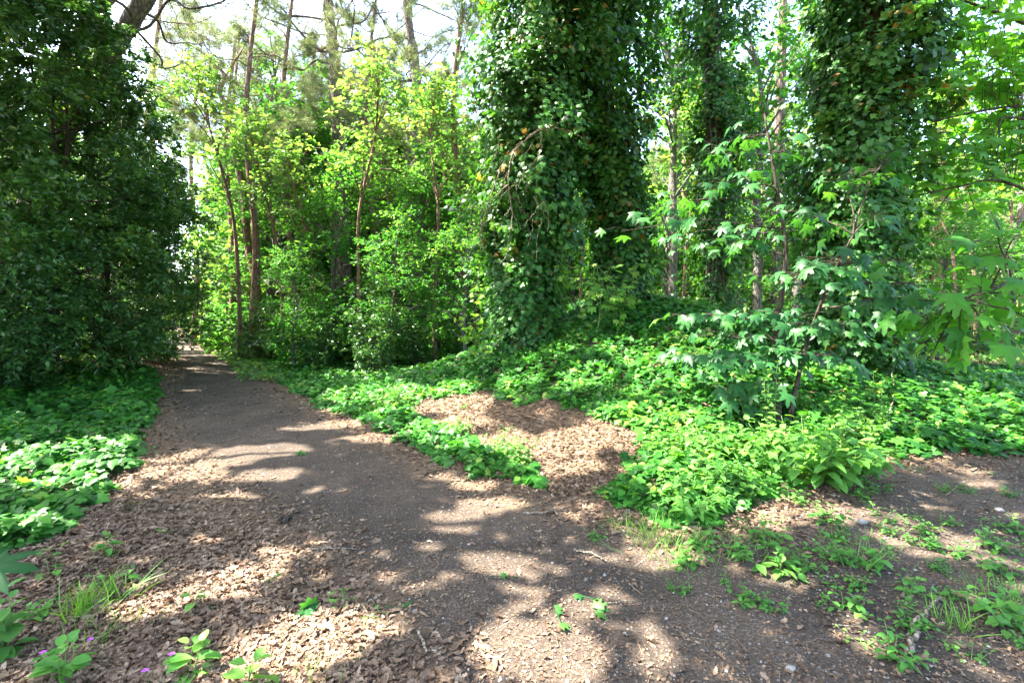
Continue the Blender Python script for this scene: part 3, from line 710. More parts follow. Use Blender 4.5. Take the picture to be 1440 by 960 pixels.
# ================================================================== YOUNG BROADLEAF TREES
def broad(base, H, r, n_cl, mat, leaf, tw=8, lv=16, name='young_broadleaf_tree', label='', group=None, z0=.22, rad=.85, tpl=KITE, trunk_r=None, woody=True, bk='greybark', cat='tree'):
    root = thing(name, label, cat, base, group); base = np.array(base, float); w = Geo(); c = Geo()
    lean = rng.normal(0, .05, 2) * H; pts = [base - [0, 0, .1]]
    for s in (.25, .5, .75, .97): pts.append(base + [lean[0] * s + rng.normal(0, .02 * H), lean[1] * s + rng.normal(0, .02 * H), H * s])
    P = smoothline(pts, 5); tr = trunk_r or .012 * H + .02; v, t = tube(P, np.linspace(tr, tr * .2, len(P)), 8, .04); w.add(v, t)
    z = rng.beta(1.3, 1.2, n_cl); th = rng.uniform(0, 6.283, n_cl)
    q = r * np.interp(z, [0, .25, .6, 1], [.65, 1, .9, .2]) * np.sqrt(rng.uniform(.15, 1, n_cl)) * (1 + .25 * wob(th + base[0], z * 5))
    cz = H * (z0 + (1 - z0) * z); cc = on_line(P, cz / H) + np.column_stack([q * np.cos(th), q * np.sin(th), np.zeros(n_cl)])
    sprays(c, cc, rad * rng.uniform(.55, 1.25, n_cl), tw, lv, leaf, tpl, .5, .25, hue=.2, wood=w if woody else None)
    for k in range(0, n_cl, 2):
        a = on_line(P, np.array([max(.08, cz[k] / H - .12)]))[0]; limb(w, a, cc[k], tr * .35, .006, .03, 4, .06, 4)
    w.build('trunk', M[bk], root); c.build('crown', M[mat], root); return root

YG = 'young broadleaf trees between the path and the ivy-clad trees'
ylist = [ # column, distance, height, kind, label
 (392, 20, 10.5, 0, 'tall bright young tree just right of the crooked pine'),
 (470, 16.5, 7.0, 1, 'bushy yellow-green young tree below the straight tall pine'),
 (545, 14, 4.6, 2, 'low bright lime young tree behind the thin young holly'),
 (600, 17, 6.6, 3, 'bright young tree at the foot of the bent pine'),
 (655, 13.5, 4.4, 1, 'small sunlit young tree touching the broad ivy-clad tree'),
 (430, 25, 12, 2, 'tall pale young tree behind the straight tall pine'),
 (520, 24, 11, 3, 'tall pale young tree between the two tall pines'),
 (630, 24, 10, 0, 'tall pale young tree behind the bent pine'),
 (350, 27, 7.5, 3, 'young tree on the path bend below the slim pine'),
 (318, 33, 6.5, 1, 'small young tree overhanging the far path'),
 (415, 14.5, 3.6, 3, 'low leafy young tree at the path edge behind the low holly'),
 (700, 19, 7.5, 2, 'young tree glimpsed left of the broad ivy-clad tree'),
 (805, 19, 6.0, 0, 'sunlit young tree in the gap between the two ivy-clad trees'),
 (935, 19, 6.2, 1, 'sunlit young tree right of the mound tree'),
 (1085, 21, 7.5, 2, 'sunlit young tree below the pine trunk left of the dark ivy-clad tree'),
 (1125, 15, 4.6, 3, 'low young tree left of the dark ivy-clad tree'),
 (1320, 17, 5.2, 0, 'yellow-green young tree in the sunlit gap on the right'),
 (1425, 15, 4.4, 1, 'bright young tree at the right edge beyond the ivy'),
 (1390, 25, 10.5, 2, 'tall bright young tree at the back of the right gap'),
 (1260, 22, 8, 3, 'pale young tree behind the dark ivy-clad tree'),
 (1040, 17, 4.8, 0, 'young tree behind the slimmer ivy-clad tree'),
 (760, 27, 11, 3, 'tall pale young tree behind the broad ivy-clad tree'),
 (880, 27, 11, 0, 'tall pale young tree behind the mound tree'),
]
for px, Y, H, lb in [(372, 23, 14.5, 'tall airy tree reaching the top of the view right of the crooked pine'), (425, 21, 12.5, 'tall airy tree with thin leaves left of the straight tall pine'),
                     (532, 25, 15, 'tall airy tree with thin leaves between the two tall pines'), (622, 23, 13, 'tall airy tree with thin leaves right of the bent pine'), (945, 16, 12.5, 'tall airy tree filling the gap right of the mound tree'), (1068, 15, 11.5, 'tall airy tree in front of the pine trunk left of the dark ivy-clad tree'), (1118, 18, 14, 'tall airy tree behind the pine trunk left of the dark ivy-clad tree'), (1410, 20, 13, 'tall airy tree with bright leaves at the right edge'), (1330, 24, 15, 'tall airy tree with bright leaves right of the dark ivy-clad tree')]:
    broad(foot(px, Y), H, H * .17, 40, 'lime', .19, 7, 9, 'airy_tree', lb, None, .3, 1.25, tpl=KITE)
YB = [broad((0, 0, 0), 7.0, 1.75, 62, 'lime', .15, label='x', bk='greybark') for k in range(4)] if False else []
for k, (px, Y, H, kd, lb) in enumerate(ylist):
    loc = gnd((px - 720) / FPX * Y, Y)
    if len(YB) < 4: 
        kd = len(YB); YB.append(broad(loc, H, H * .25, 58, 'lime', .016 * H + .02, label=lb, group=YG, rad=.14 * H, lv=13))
        YB[-1]['h'] = H
    else:
        src = YB[kd]; dup(src, loc, rng.uniform(0, 6.28), H / src['h'], lb)
for o in YB: del o['h']
# slim bare-stemmed trees whose pale trunks show between the leaves
SLG = 'slim bare-stemmed trees in the bright wood'; SLL = 'slim bare-stemmed tree standing in the bright young leaves'; slm = []
for px, Y in [(283, 26), (318, 24), (338, 17), (398, 16), (412, 22), (446, 15.5), (503, 15), (516, 19), (556, 17), (612, 15), (640, 18), (668, 16), (815, 16), (960, 17), (1022, 19), (1345, 15), (1372, 19), (1408, 17), (1432, 22)]:
    if not slm:
        b = foot(px, Y); slm.append(broad(b, 9.5, 1.0, 22, 'far', .17, 6, 9, 'slim_tree', SLL, SLG, .6, .9, trunk_r=.075, bk='redbark'))
    else: dup(slm[0], foot(px, Y), rng.uniform(0, 6.28), rng.uniform(.75, 1.15))

for px, Y, H, lb in [(205, 27, 15.5, 'needle-topped pine far behind the leaning pines'), (218, 19, 14.5, 'needle-topped pine rising behind the dark hollies'), (352, 17.5, 13.5, 'needle-topped pine right of the crooked pine'), (645, 17, 13.5, 'needle-topped slim pine close by the broad ivy-clad tree'), (402, 19, 14.5, 'needle-topped slim pine below the top left of the wood'), (520, 20, 15, 'needle-topped slim pine left of the bent pine'), (272, 27, 15.5, 'needle-topped pine beyond the bend of the path'), (312, 34, 15, 'thin-crowned pine beyond the crooked pine'), (405, 29, 17, 'thin-crowned pine between the crooked and the straight pine'),
                     (435, 24, 15, 'lightly branched pine just left of the straight tall pine'), (330, 26, 17, 'needle-topped pine just behind the crooked pine'), (322, 21, 13.5, 'needle-topped pine just left of the crooked pine'), (520, 31, 19, 'thin-crowned pine between the two tall pines'), (640, 28, 17, 'thin-crowned pine right of the bent pine')]:
    b = foot(px, Y); pine([b, b + [.2, 0, H * .3], b + [-.2, .1, H * .65], b + [.3, 0, H]], .16, .06, lb, 14, .55, 3.5, 'redbark', 11, .28, 8, filt=False, leaf=.24)

# ================================================================== THE WOOD BEHIND
BG = 'broadleaf trees deep in the wood'; bgp = []; PG = 'slender pines deep in the wood'; pgp = []
BL = 'sunlit yellow-green broadleaf tree deep in the wood'; PL = 'slender straight pine deep in the wood'
def path_x(y): return -.686 * y
def place_far(n, y0, y1, lo=-62, hi=62):
    out = []
    while len(out) < n:
        y = rng.uniform(y0 ** .5, y1 ** .5) ** 2; x = math.tan(R(rng.uniform(lo, hi) * .82)) * y
        if abs(x - path_x(y)) < 3.6 and y > 12: continue
        if any((x - a) ** 2 + (y - b) ** 2 < 2.2 for a, b in out): continue
        px = 720 + FPX * x / y
        out.append((x, y))
    return out
for k, (x, y) in enumerate(place_far(120, 22, 78)):
    loc = gnd(x, y); px = 720 + 700 * x / y; tall = rng.uniform(.75, 1.25)
    if 235 < px < 345: tall = rng.uniform(.4, .6)
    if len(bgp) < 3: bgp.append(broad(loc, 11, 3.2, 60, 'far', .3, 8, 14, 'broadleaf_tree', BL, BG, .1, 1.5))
    else: dup(bgp[k % 3], loc, rng.uniform(0, 6.28), tall)
for k, (x, y) in enumerate(place_far(46, 22, 62)):
    loc = gnd(x, y); px = 720 + 700 * x / y
    if len(pgp) < 2:
        H = 15; pgp.append(pine([loc, loc + [.2, 0, 5], loc + [-.1, .1, 10], loc + [.3, .2, H]], .19, .08, PL, 12, .5, 2.9, 'redbark', 6, .2, 8, group=PG, filt=False, leaf=.3))
    else: dup(pgp[k % 2], loc, rng.uniform(0, 6.28), rng.uniform(.8, 1.15) if not 235 < px < 345 else .55)
# low shrubs under the trees
SG = 'low shrubs under the far trees'; SL = 'low leafy shrub under the trees beyond the ivy'; shp = []
spots = [((px - 720) / FPX * Y, Y) for px, Y in [(330, 22), (328, 27), (380, 18), (350, 20), (410, 17), (305, 34), (455, 15.5), (318, 31), (395, 22), (560, 16), (620, 15.5), (680, 15.5), (500, 17)]] + place_far(95, 15.5, 60)
for k, (x, y) in enumerate(spots):
    if -1 < x < 7 and y < 16: continue
    loc = gnd(x, y)
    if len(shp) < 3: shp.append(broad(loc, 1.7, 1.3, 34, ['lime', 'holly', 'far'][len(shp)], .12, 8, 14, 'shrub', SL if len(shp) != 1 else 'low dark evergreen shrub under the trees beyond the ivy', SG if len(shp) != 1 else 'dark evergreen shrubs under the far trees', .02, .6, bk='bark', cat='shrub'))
    else: dup(shp[(k % 2) * 2 if 9 <= k < 13 else k % 3], loc, rng.uniform(0, 6.28), rng.uniform(.7, 1.5))
# undergrowth and the closed edge of the wood
ug = Geo(); n = 90000
y = 12 + 78 * rng.random(n) ** 1.3; x = np.tan(rng.uniform(-.9, .9, n)) * y
k = (np.abs(x - path_x(y)) > 1.7) & ~((y < 17) & in_poly(np.column_stack([x, y]), IVYR)) & ~((x < -8) & (y < 14)); x, y = x[k], y[k]; n = len(x)
hh = .55 * (.5 + .5 * wob(x, y, .5)) * rng.random(n) * np.clip(y / 25, .4, 1.6)
sprays_p = np.column_stack([x, y, ground_z(x, y) + .05 + hh])
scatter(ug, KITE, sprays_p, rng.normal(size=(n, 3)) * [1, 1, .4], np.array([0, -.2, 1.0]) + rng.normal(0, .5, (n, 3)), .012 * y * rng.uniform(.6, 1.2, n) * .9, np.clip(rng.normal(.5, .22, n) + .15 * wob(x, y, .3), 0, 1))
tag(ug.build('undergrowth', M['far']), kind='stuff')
fw_ = Geo(); nC = 900; th = rng.uniform(-1.05, 1.05, nC); d = rng.uniform(82, 105, nC)
cx = np.sin(th) * d; cyy = np.cos(th) * d; cz = rng.uniform(.5, 15, nC) * (1 + .25 * wob(th * 9, 0 * th))
kk = ~((np.abs(cx - path_x(cyy)) < 6) & (cz > 6)); cc = np.column_stack([cx, cyy, cz])[kk]
sprays(fw_, cc, 3.6, 9, 16, 1.0, KITE, .7, .1, hue=.15)
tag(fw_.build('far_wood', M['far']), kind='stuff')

# ================================================================== SYCAMORES
def palm_spray(L, W, a, e, n, leaf, tpl, spread=.42, base=.5, r0=.02, sag=.06, droop=.45, stalk=True):
    P = limb(W, a, e, r0, .005, sag, 5, .06, 6); d = nrm(np.array(e, float) - np.array(a, float)); d[2] *= .3; d = nrm(d); s = nrm(np.cross(d, [0, 0, 1.0]))
    t = rng.uniform(.45, 1.05, n) if n > 3 else np.array([.7, .85, 1.]); p0 = on_line(P, t)
    off = s * (rng.normal(0, spread, n))[:, None] + d * rng.normal(.05, spread * .45, n)[:, None]
    foot_ = p0 + off * .45; pos = p0 + off; pos[:, 2] += rng.normal(.02, .05, n) - .12 * np.abs(rng.normal(0, 1, n)) * spread
    for k in range(n if stalk else 0): v, tt = tube([p0[k], foot_[k] + [0, 0, .02], pos[k]], [.0035, .002], 3); W.add(v, tt)
    fw = off * 1.6 + d * .35 + rng.normal(0, .22, (n, 3)); fw[:, 2] -= droop * (.4 + np.linalg.norm(off, axis=1))
    up = np.array([0, -.18, 1.0]) + rng.normal(0, .24, (n, 3))
    scatter(L, tpl, pos, fw, up, leaf * rng.uniform(.55, 1.2, n), np.clip(base + rng.normal(0, .2, n), 0, 1))
sb = G(1095, 600); S1 = thing('young_sycamore', 'young sycamore with drooping broad lobed leaves in front of the dark ivy-clad tree', 'sycamore', sb)
L1_, W1 = Geo(), Geo()
stem1 = smoothline([sb - [0, 0, .05], at(1090, 480, 6.4), at(1105, 360, 6.5), at(1090, 250, 6.6), at(1075, 160, 6.6)], 6); v, t = tube(stem1, [.045, .012], 8); W1.add(v, t)
stem2 = smoothline([sb + [.1, 0, -.05], at(1130, 500, 6.2), at(1165, 400, 5.9), at(1200, 330, 5.6)], 6); v, t = tube(stem2, [.032, .01], 8); W1.add(v, t)
for px, py, Y, n in [(955, 285, 6.9, 16), (1000, 215, 7, 18), (875, 325, 6.8, 12), (1015, 255, 6.6, 18), (1060, 335, 6.5, 16), (985, 345, 6.7, 14), (935, 330, 6.8, 12), (1045, 195, 6.9, 14), (1100, 215, 6.6, 16),
                     (975, 445, 6.2, 14), (1040, 475, 6.0, 20), (1000, 505, 5.9, 20), (1105, 440, 6.0, 18), (1095, 500, 5.9, 20), (955, 500, 6.2, 14), (1060, 540, 5.9, 16), (1010, 545, 6, 14)]:
    e = at(px, py, Y); k = np.argmin(np.abs(stem1[:, 2] - (e[2] - .1))); palm_spray(L1_, W1, stem1[k], e, int(n * (1.8 if py > 400 else 1.0)), .155, PALM, .32, .45, .010, droop=.8)
for px, py, Y, n in [(1150, 385, 5.5, 14), (1210, 365, 5.2, 16), (1262, 400, 4.9, 16), (1190, 245, 6.0, 14), (1245, 215, 6.0, 12), (1150, 500, 5.6, 14), (1310, 425, 4.9, 14), (1130, 300, 6, 12), (1230, 300, 5.6, 10), (1160, 455, 5.6, 14)]:
    e = at(px, py, Y); k = np.argmin(np.abs(stem2[:, 2] - (e[2] - .1))); palm_spray(L1_, W1, stem2[k], e, int(n * 1.5), .155, PALM, .32, .5, .010, droop=.8)
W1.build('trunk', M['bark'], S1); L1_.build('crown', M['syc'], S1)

s2 = gnd(9.3, 7.2); S2 = thing('sycamore_tree', 'large sycamore reaching in from the right edge with upper leaves coloured bright as if backlit', 'sycamore', s2)
L2_, W2 = Geo(), Geo()
st2 = smoothline([s2 - [0, 0, .1], s2 + [-.1, 0, 3], s2 + [.1, .1, 6], s2 + [0, 0, 9]], 6); v, t = tube(st2, [.22, .1], 10, .04); W2.add(v, t)
mains = [([(1640, 120), (1500, 60), (1430, 28), (1380, 10), (1300, -20)], 7.6, .045), ([(1640, 260), (1520, 170), (1440, 150), (1370, 158), (1310, 172)], 7.6, .035),
         ([(1640, 330), (1520, 300), (1410, 255), (1350, 262), (1290, 275)], 7.4, .032), ([(1500, 180), (1415, 165), (1405, 190), (1402, 230)], 7.4, .02)]
tips = []
for pts, Y, r in mains:
    P = smoothline([at(a, b, Y) for a, b in pts], 6); v, t = tube(P, [r, r * .3], 7, .05); W2.add(v, t); tips.append(P)
for k in range(165):
    e = at(rng.uniform(1290, 1560), rng.uniform(-120, 310), rng.uniform(7.0, 10.8)); P = tips[rng.integers(0, 3)]
    dd = np.linalg.norm(P - e, axis=1); palm_spray(L2_, W2, P[np.argmin(dd)], e, 16, .17, PALMS, .38, .6, .004, stalk=False)
low = smoothline([st2[4], at(1560, 380, 5.6), at(1440, 395, 4.8), at(1350, 420, 4.5)], 6); v, t = tube(low, [.03, .01], 7); W2.add(v, t)
for px, py, Y, n in [(1335, 445, 4.6, 12), (1400, 475, 4.3, 12), (1290, 465, 4.8, 10), (1350, 500, 4.5, 10), (1430, 330, 4.3, 10), (1400, 310, 4.7, 10), (1445, 410, 4.1, 10), (1380, 400, 4.6, 10), (1470, 460, 4, 10), (1310, 500, 4.9, 8)]:
    e = at(px, py, Y); palm_spray(L2_, W2, low[np.argmin(np.linalg.norm(low - e, axis=1))], e, n, .17, PALM, .25, .35, .01)
W2.build('trunk', M['bark'], S2); L2_.build('crown', M['syc_lit_tone'], S2)
# sunlit sapling at the foot of the broad ivy-clad tree
sp = G(712, 488); S3 = thing('sycamore_sapling', 'small sunlit sycamore sapling at the foot of the broad ivy-clad tree', 'sapling', sp); L3, W3 = Geo(), Geo()
stm = smoothline([sp, sp + [.03, -.1, .6], sp + [-.05, -.15, 1.3]], 5); v, t = tube(stm, [.014, .005], 5); W3.add(v, t)
for k in range(14):
    e = sp + [rng.normal(0, .42), -.25 + rng.normal(0, .2), rng.uniform(.35, 1.45)]; palm_spray(L3, W3, stm[min(len(stm) - 1, int(rng.uniform(2, len(stm))))], e, 9, .13, PALMS, .17, .95, .006)
W3.build('stem', M['stem'], S3); L3.build('foliage', M['lime'], S3)

SPG = 'low sunlit saplings left of the broad ivy-clad tree'
for px, py in [(640, 500), (606, 490), (672, 478), (566, 500), (690, 512), (455, 508), (415, 500), (385, 498), (840, 470)]:
    dup(S3, G(px, py), rng.uniform(0, 6.28), rng.uniform(.6, 1.05), 'low bright-leaved sapling in the undergrowth beside the hollies and ivy-clad trees', SPG)

# ================================================================== HERBS, WEEDS AND GRASS
def herb(base, H, n_stem, leaf, r, name, label, cat, group=None, mat='herb', tpl=NETTLE, pairs=6, droop=.35, basef=.45, two=True):
    root = thing(name, label, cat, base, group); base = np.array(base, float); S, L = Geo(), Geo()
    for k in range(n_stem):
        az = rng.uniform(0, 6.28); q = math.sqrt(rng.random()); a = base + [math.cos(az) * q * r * .5, math.sin(az) * q * r * .5, 0]; h = H * rng.uniform(.6, 1) * (1.05 - .35 * q)
        e = a + [math.cos(az) * q * r * .7, math.sin(az) * q * r * .7, h]; P = smoothline([a - [0, 0, .01], (a + e) / 2 + rng.normal(0, .02 * H, 3), e], 4)
        v, t = tube(P, [max(.0035, .007 * H), .002], 4); S.add(v, t, rng.random())
        tt = np.linspace(.22, 1, pairs); p = on_line(P, tt); m = 2 if two else 1
        ph = rng.uniform(0, 6.28)
        for s in range(m):
            ang = ph + np.arange(pairs) * 1.57 + s * math.pi; d = np.column_stack([np.cos(ang), np.sin(ang), np.full(pairs, .25 - droop)]) + rng.normal(0, .15, (pairs, 3))
            d[-1, 2] += .5
            pp = p + d * leaf * .15; scatter(L, tpl, pp, d, np.array([0, 0, 1.0]) + rng.normal(0, .2, (pairs, 3)), leaf * rng.uniform(.75, 1.15, pairs) * np.interp(tt, [.2, .5, 1], [.8, 1, .55]), np.clip(basef + rng.normal(0, .15, pairs), 0, 1))
    S.build('stem', M['stem'], root); L.build('foliage', M[mat], root); return root
herb(G(1142, 672), .62, 34, .16, .5, 'leafy_herb', 'dense upright leafy herb clump at the edge of the bare soil', 'herb', basef=.6, pairs=7)
HG = 'leafy herbs among the ivy on the bank'; hl = 'bright leafy herb growing through the ivy on the bank'
h0 = [herb(G(1010, 650), .42, 14, .12, .38, 'leafy_herb', hl, 'herb', HG, basef=.6), herb(G(1060, 600), .5, 12, .12, .35, 'leafy_herb', hl, 'herb', HG, basef=.55, tpl=OVATE, pairs=5)]
for k, (px, py) in enumerate([(950, 640), (985, 690), (930, 600), (1080, 650), (1200, 615), (1120, 580), (860, 560), (905, 575), (640, 610), (560, 575), (700, 640), (1060, 700), (960, 720), (820, 555), (1165, 600), (740, 655)]):
    dup(h0[k % 2], G(px, py), rng.uniform(0, 6.28), rng.uniform(.45, .95))
tall = [herb(G(px, 610), .95, 3, .07, .1, 'tall_weed', lb, 'weed', basef=.6, pairs=12, droop=.1) for px, lb in [(1087, 'tall thin feathery weed left of the dense herb clump'), (1240, 'tall thin weed in the ivy right of the dense herb clump')]]

WG = 'low weeds sprouting on the bare soil'; wl = 'low green weed sprouting on the bare dark soil'
w0 = [herb(G(1095, 800), .16, 7, .09, .2, 'weed', wl, 'weed', WG, tpl=OVATE, pairs=3, droop=.2, basef=.5), herb(G(1200, 800), .2, 6, .085, .18, 'weed', wl, 'weed', WG, pairs=4, droop=.2, basef=.4), herb(G(1240, 730), .1, 4, .06, .12, 'weed', wl, 'weed', WG, tpl=OVATE, pairs=2, droop=.1, basef=.7)]
wp = [(1130,805),(1165,790),(1180,830),(1210,835),(1225,800),(1145,770),(1070,770),(1050,790),(1110,760),(1180,760),(1250,745),(1280,720),(1300,740),(1320,800),(1335,815),(1345,845),(1290,770),(1275,850),(1285,835),(1330,780),(1420,780),(1430,810),(1440,760),(1410,840),(1385,860),(1260,880),(1205,905),(1190,860),(1250,920),(1320,910),(1430,880),(1380,770),(1400,735),(1350,700),(1240,690),(1290,665),(1320,690),(1410,690),(1230,715),(1205,700),(1180,735),(1020,740),(985,735),(1000,760),(900,650),(850,700),(890,690),(920,700),(975,800),(960,830),(1020,815),(1050,840),(1230,660),(1390,665),(1340,735),(1440,920),(1360,930),(1300,880),(1090,860),(1160,850),(1010,700),(1040,715),(1090,730),(830,760),(545,580),(620,560),(650,575),(715,600),(860,710),(930,720),(955,700),(1080,690),(1110,700)]
for k, (px, py) in enumerate(wp): dup(w0[k % 3], G(px + rng.normal(0, 5), py + rng.normal(0, 3)), rng.uniform(0, 6.28), rng.uniform(.35, .85))
# seedlings in the litter
def seedling(px, py, H, leaf, n, lb, tpl=NETTLE, pairs=2, basef=.7, **k): return herb(G(px, py), H, n, leaf, .08, 'seedling', lb, 'seedling', tpl=tpl, pairs=pairs, droop=.15, basef=basef, **k)
seedling(283, 858, .13, .1, 1, 'lone bright green seedling standing in the brown litter', OVATE, 3)
seedling(262, 950, .2, .12, 3, 'leafy bright seedling beside purple flowers at the bottom edge', OVATE, 3, .8)
seedling(335, 985, .2, .14, 2, 'yellow-green seedling cut by the bottom edge', OVATE, 3, .95)
seedling(85, 965, .2, .11, 5, 'spreading green plant in the bottom left corner with purple flowers', OVATE, 3, .6)
seedling(0, 930, .32, .13, 4, 'bushy green plant cut by the left edge at the bottom', OVATE, 4, .35)
seedling(75, 815, .18, .12, 2, 'pale seedling beside the grass tuft and the left ivy', OVATE, 2, .75)
seedling(155, 785, .16, .09, 3, 'small seedling at the end of the left ivy', NETTLE, 3, .6)
seedling(160, 830, .14, .08, 3, 'small seedling right of the grass tuft', NETTLE, 3, .5)
seedling(50, 880, .12, .08, 4, 'small low seedling below the grass tuft', NETTLE, 3, .5)
seedling(318, 905, .05, .06, 1, 'tiny seedling below the lone bright seedling', OVATE, 2, .4)
seedling(366, 820, .05, .06, 1, 'tiny dark seedling in the litter near the path', OVATE, 2, .3)
seedling(248, 748, .05, .07, 1, 'tiny seedling alone in the middle of the litter', OVATE, 2, .7)
seedling(180, 718, .06, .07, 2, 'tiny seedling just right of the left ivy', OVATE, 2, .7)
seedling(215, 635, .07, .08, 2, 'tiny seedling at the path edge beside the upper left ivy', OVATE, 2, .7)
seedling(540, 868, .05, .05, 2, 'tiny green seedling on the dark soil of the path', OVATE, 2, .5)
seedling(472, 853, .05, .05, 4, 'tiny feathery weed right of the fallen leafy sprig', NETTLE, 3, .7)
# big dark leaf that pokes in from the left edge
bl = Geo(); o0 = G(-40, 870); v, t = tube(smoothline([o0, o0 + [.02, .05, .2], at(-20, 800, 2.0)], 4), [.005, .003], 5); bl.add(v, t, .3)
scatter(bl, PALM, np.array([at(-22, 798, 2.0)]), np.array([[1, .15, .12]]), np.array([[-.15, -.5, 1.0]]), .17, .2)
tag(bl.build('leafy_shoot', M['syc'], loc=o0), 'large dark green leaf on a stalk poking in at the left edge', 'shoot')
# purple flowers
FG = 'purple wild flowers at the bottom left'
for px, py, lb in [(62, 945, 'small purple flower in the bottom left corner'), (128, 925, 'small purple flower above the spreading corner plant'), (242, 950, 'small purple flower beside the leafy bright seedling'), (205, 975, 'small purple flower at the very bottom edge')]:
    b = G(px, py); root = thing('wild_flower', lb, 'flower', b, FG); s_, f = Geo(), Geo()
    v, t = tube(smoothline([b, b + [.01, 0, .05], b + [.005, -.01, .1]], 4), .0015, 4); s_.add(v, t, .3)
    ang = np.arange(5) * 1.2566; d = np.column_stack([np.cos(ang), np.sin(ang), np.full(5, .3)]); scatter(f, OVATE, np.repeat([b + [.005, -.01, .1]], 5, 0), d, np.tile([0, -.3, 1.0], (5, 1)), .016, rng.random(5))
    s_.build('stem', M['stem'], root); f.build('petals', M['petal'], root)
def grass(px, py, n, H, r, lb):
    b = G(px, py); geo = Geo(); q = rng.normal(0, r, (n, 2)); pos = np.column_stack([b[:2] + q, np.zeros(n)]); pos[:, 2] = ground_z(pos[:, 0], pos[:, 1])
    fw = np.column_stack([q / r * .25 + rng.normal(0, .25, (n, 2)), np.ones(n)]); tv = GRASS[0].copy(); V = []; 
    for k in range(4):
        tp = (tv.copy(), GRASS[1]); bend = [.1, .35, .6, .9][k]; tp[0][:, 2] -= bend * tv[:, 1] ** 2; s = slice(k, None, 4)
        scatter(geo, tp, pos[s], fw[s], rng.normal(size=(len(pos[s]), 3)) * [1, 1, .1], H * rng.uniform(.5, 1.1, len(pos[s])), np.clip(rng.normal(.5, .25, len(pos[s])), 0, 1))
    return tag(geo.build('grass_tuft', M['grass'], loc=b), lb, 'grass tuft')
grass(118, 868, 80, .21, .04, 'bright long-bladed grass tuft standing in the brown litter at left')
grass(165, 845, 25, .2, .04, 'thin grass tuft right of the long-bladed one')
grass(940, 765, 220, .13, .16, 'short pale grass tuft in a sunny spot at the ivy edge')
grass(950, 800, 50, .08, .06, 'tiny sparse grass tuft on the soil in front of the ivy edge')
grass(1050, 770, 90, .1, .15, 'short grass tuft among weeds right of the sunny grass')
grass(875, 745, 60, .09, .08, 'tiny grass tuft left of the sunny grass')
grass(1340, 880, 50, .14, .06, 'thin grass tuft behind the forked fallen stick')
grass(1215, 770, 80, .1, .12, 'short grass among the weeds on the right soil')
grass(1425, 850, 60, .14, .1, 'grass tuft at the right edge of the soil')
grass(440, 968, 60, .08, .08, 'grass tuft cut by the bottom edge of the view')
grass(150, 895, 80, .1, .08, 'short grass tuft below the thin grass at left')

# ================================================================== FALLEN STICKS AND SPRIGS
def stick(pxs, r, lb, forks=(), lift=.012, mat='twig'):
    base = G(*pxs[0]); geo = Geo(); raise_ = np.array([0, 0, lift + r])
    def one(ps, r0, r1):
        P = smoothline([G(*p) + raise_ for p in ps], 6); P[1:-1] += rng.normal(0, r0 * .5, (len(P) - 2, 3)); v, t = tube(P, [r0, r1], 6, .1); geo.add(v, t)
    one(pxs, r, r * .5)
    for f in forks: one(f, r * .6, r * .3)
    return tag(geo.build('fallen_stick', M[mat], loc=base), lb, 'stick')
stick([(1278,932),(1286,905),(1284,885),(1300,872),(1318,858),(1325,850)], .014, 'pale crooked forked stick lying among weeds at right', [[(1286,905),(1276,898)]])
stick([(735,725),(770,724),(795,717)], .009, 'short stick lying by the end of the ivy strip')
stick([(808,776),(835,784),(852,792),(872,793)], .008, 'curved stick on the dark soil in front of the ivy', [[(835,784),(850,782)]])
stick([(488,868),(510,856),(540,838)], .008, 'dark twig at the litter edge of the path', [[(510,856),(518,868)]])
stick([(588,893),(596,912),(605,918),(625,913)], .007, 'forked small twig near the bottom of the path', [[(596,912),(592,905)]])
stick([(430,777),(470,778),(505,777)], .006, 'straight thin pale twig across the litter near the path')
stick([(832,757),(836,748),(835,744)], .005, 'tiny bent twig left of the curved stick')
stick([(885,826),(905,842)], .004, 'thin slanting twig right of the curved stick')
stick([(848,853),(880,850),(895,846)], .004, 'thin straight twig on the sunny path soil')
stick([(1205,742),(1235,735)], .007, 'short stick on the bare soil below the herb clump')
stick([(505,935),(540,950),(560,962)], .005, 'reddish twig at the bottom of the litter')
stick([(1330,700),(1352,680),(1362,676)], .005, 'thin twig on the soil near the right ivy')
stick([(1170,880),(1215,888)], .004, 'thin dry stalk on the soil left of the forked stick')
stick([(230,640),(330,618),(352,613)], .006, 'long thin twig on the sunlit litter at the path side')
stick([(600,577),(598,545),(601,520)], .006, 'thin upright dry stem at the corner of the litter patch', lift=.0)
stick([(1250,600),(1256,570),(1255,540),(1247,520),(1215,505)], .008, 'thin dead stem standing in the shaded right ivy', lift=.12)
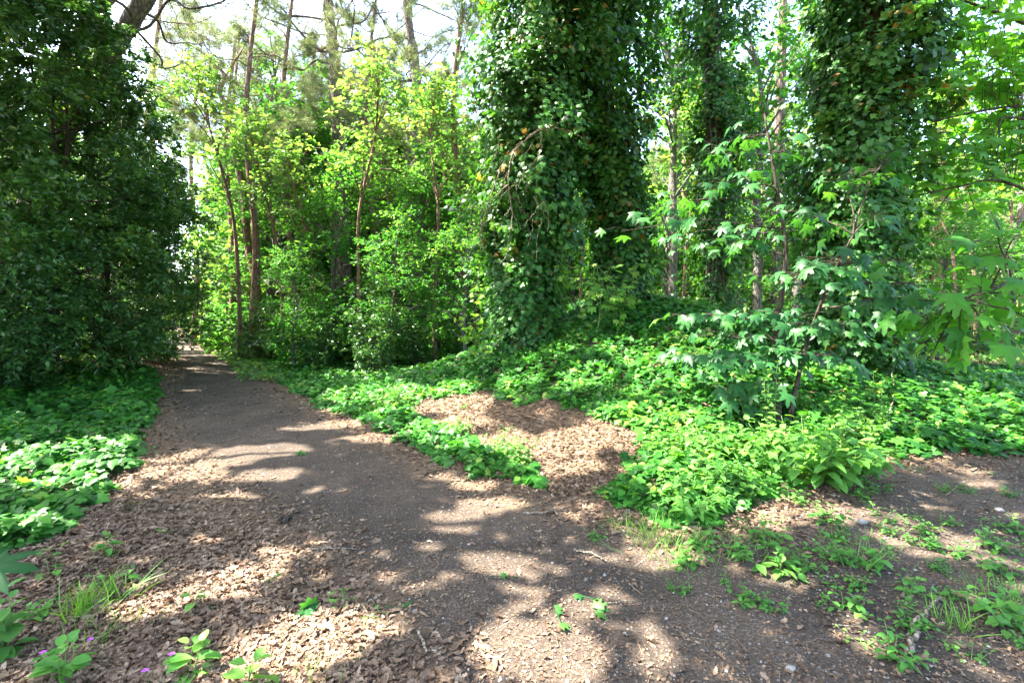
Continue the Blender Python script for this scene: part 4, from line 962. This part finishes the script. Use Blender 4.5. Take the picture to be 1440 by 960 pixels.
def sprig(px, py, n, leaf, lb, base=.35):
    b = G(px, py); geo = Geo(); az = rng.uniform(0, 6.28); d = np.array([math.cos(az), math.sin(az), 0])
    v, t = tube([b + [0, 0, .015], b + d * .06 + [0, 0, .02], b + d * .16 + [0, 0, .015]], .003, 4); geo.add(v, t, .5)
    pos = b + d * rng.uniform(0, .16, (n, 1)) + [0, 0, .025]; fw = rng.normal(size=(n, 3)) * [1, .7, .12]; scatter(geo, PALMS, pos, fw, np.array([0, 0, 1.0]) + rng.normal(0, .3, (n, 3)), leaf * rng.uniform(.7, 1.1, n), np.clip(base + rng.normal(0, .15, n), 0, 1))
    return tag(geo.build('fallen_sprig', M['syc'], loc=b), lb, 'sprig')
sprig(425, 876, 13, .085, 'fallen sprig of dark green leaves lying on the litter', .3)
sprig(432, 638, 6, .09, 'small fallen green sprig in the middle of the path', .8)
sprig(845, 846, 3, .075, 'fallen yellow-green leaf in a sunny spot of the path', 1.)
sprig(812, 846, 2, .05, 'fallen green leaf beside the thin straight twig', .9)
sprig(780, 866, 2, .055, 'fallen light green leaf in the sunny soil near the bottom', 1.)
sprig(690, 815, 2, .04, 'fallen small pale leaf on the sunny middle path', 1.)
sprig(540, 860, 2, .04, 'fallen tiny leaf beside the dark twig', .8)
stg = Geo(); b = G(400, 735)
for k in range(9):
    e = b + [rng.normal(0, .05), rng.normal(0, .05), rng.uniform(.0, .04)]; v, t = tube([b + rng.normal(0, .02, 3), (b + e) / 2 + [0, 0, .03], e], [.012, .006], 5, .2); stg.add(v, t)
tag(stg.build('bark_piece', M['bark'], loc=b), 'small dark broken lump of bark lying on the path', 'bark')
pst = Geo()
for k, (px, py, r, lb) in enumerate([(1270, 938, .018, 'pale pebble on the soil below the forked stick'), (1112, 948, .02, 'pale pebble at the bottom edge of the soil'), (1405, 720, .03, 'grey stone on the soil by the right ivy'), (1212, 738, .035, 'brown stone on the soil below the herb clump'), (660, 768, .012, 'tiny pale pebble on the middle of the path'), (557, 925, .014, 'white chip lying at the bottom of the path')]):
    geo = Geo(); b = G(px, py); d = rdir(60); 
    bm_ = None
    import bmesh
    bm_ = bmesh.new(); bmesh.ops.create_icosphere(bm_, subdivisions=2, radius=1); V = np.array([q.co[:] for q in bm_.verts]); T = np.array([[q.index for q in f.verts] for f in bm_.faces]); bm_.free()
    V = V * (1 + .18 * wob(V[:, 0] * 2 + k, V[:, 1] * 2 + V[:, 2] * 2)[:, None]) * r * [1.2, .9, .6]; geo.add(V + b + [0, 0, r * .3], T)
    tag(geo.build('pebble', M['stone'], loc=b), lb, 'pebble')
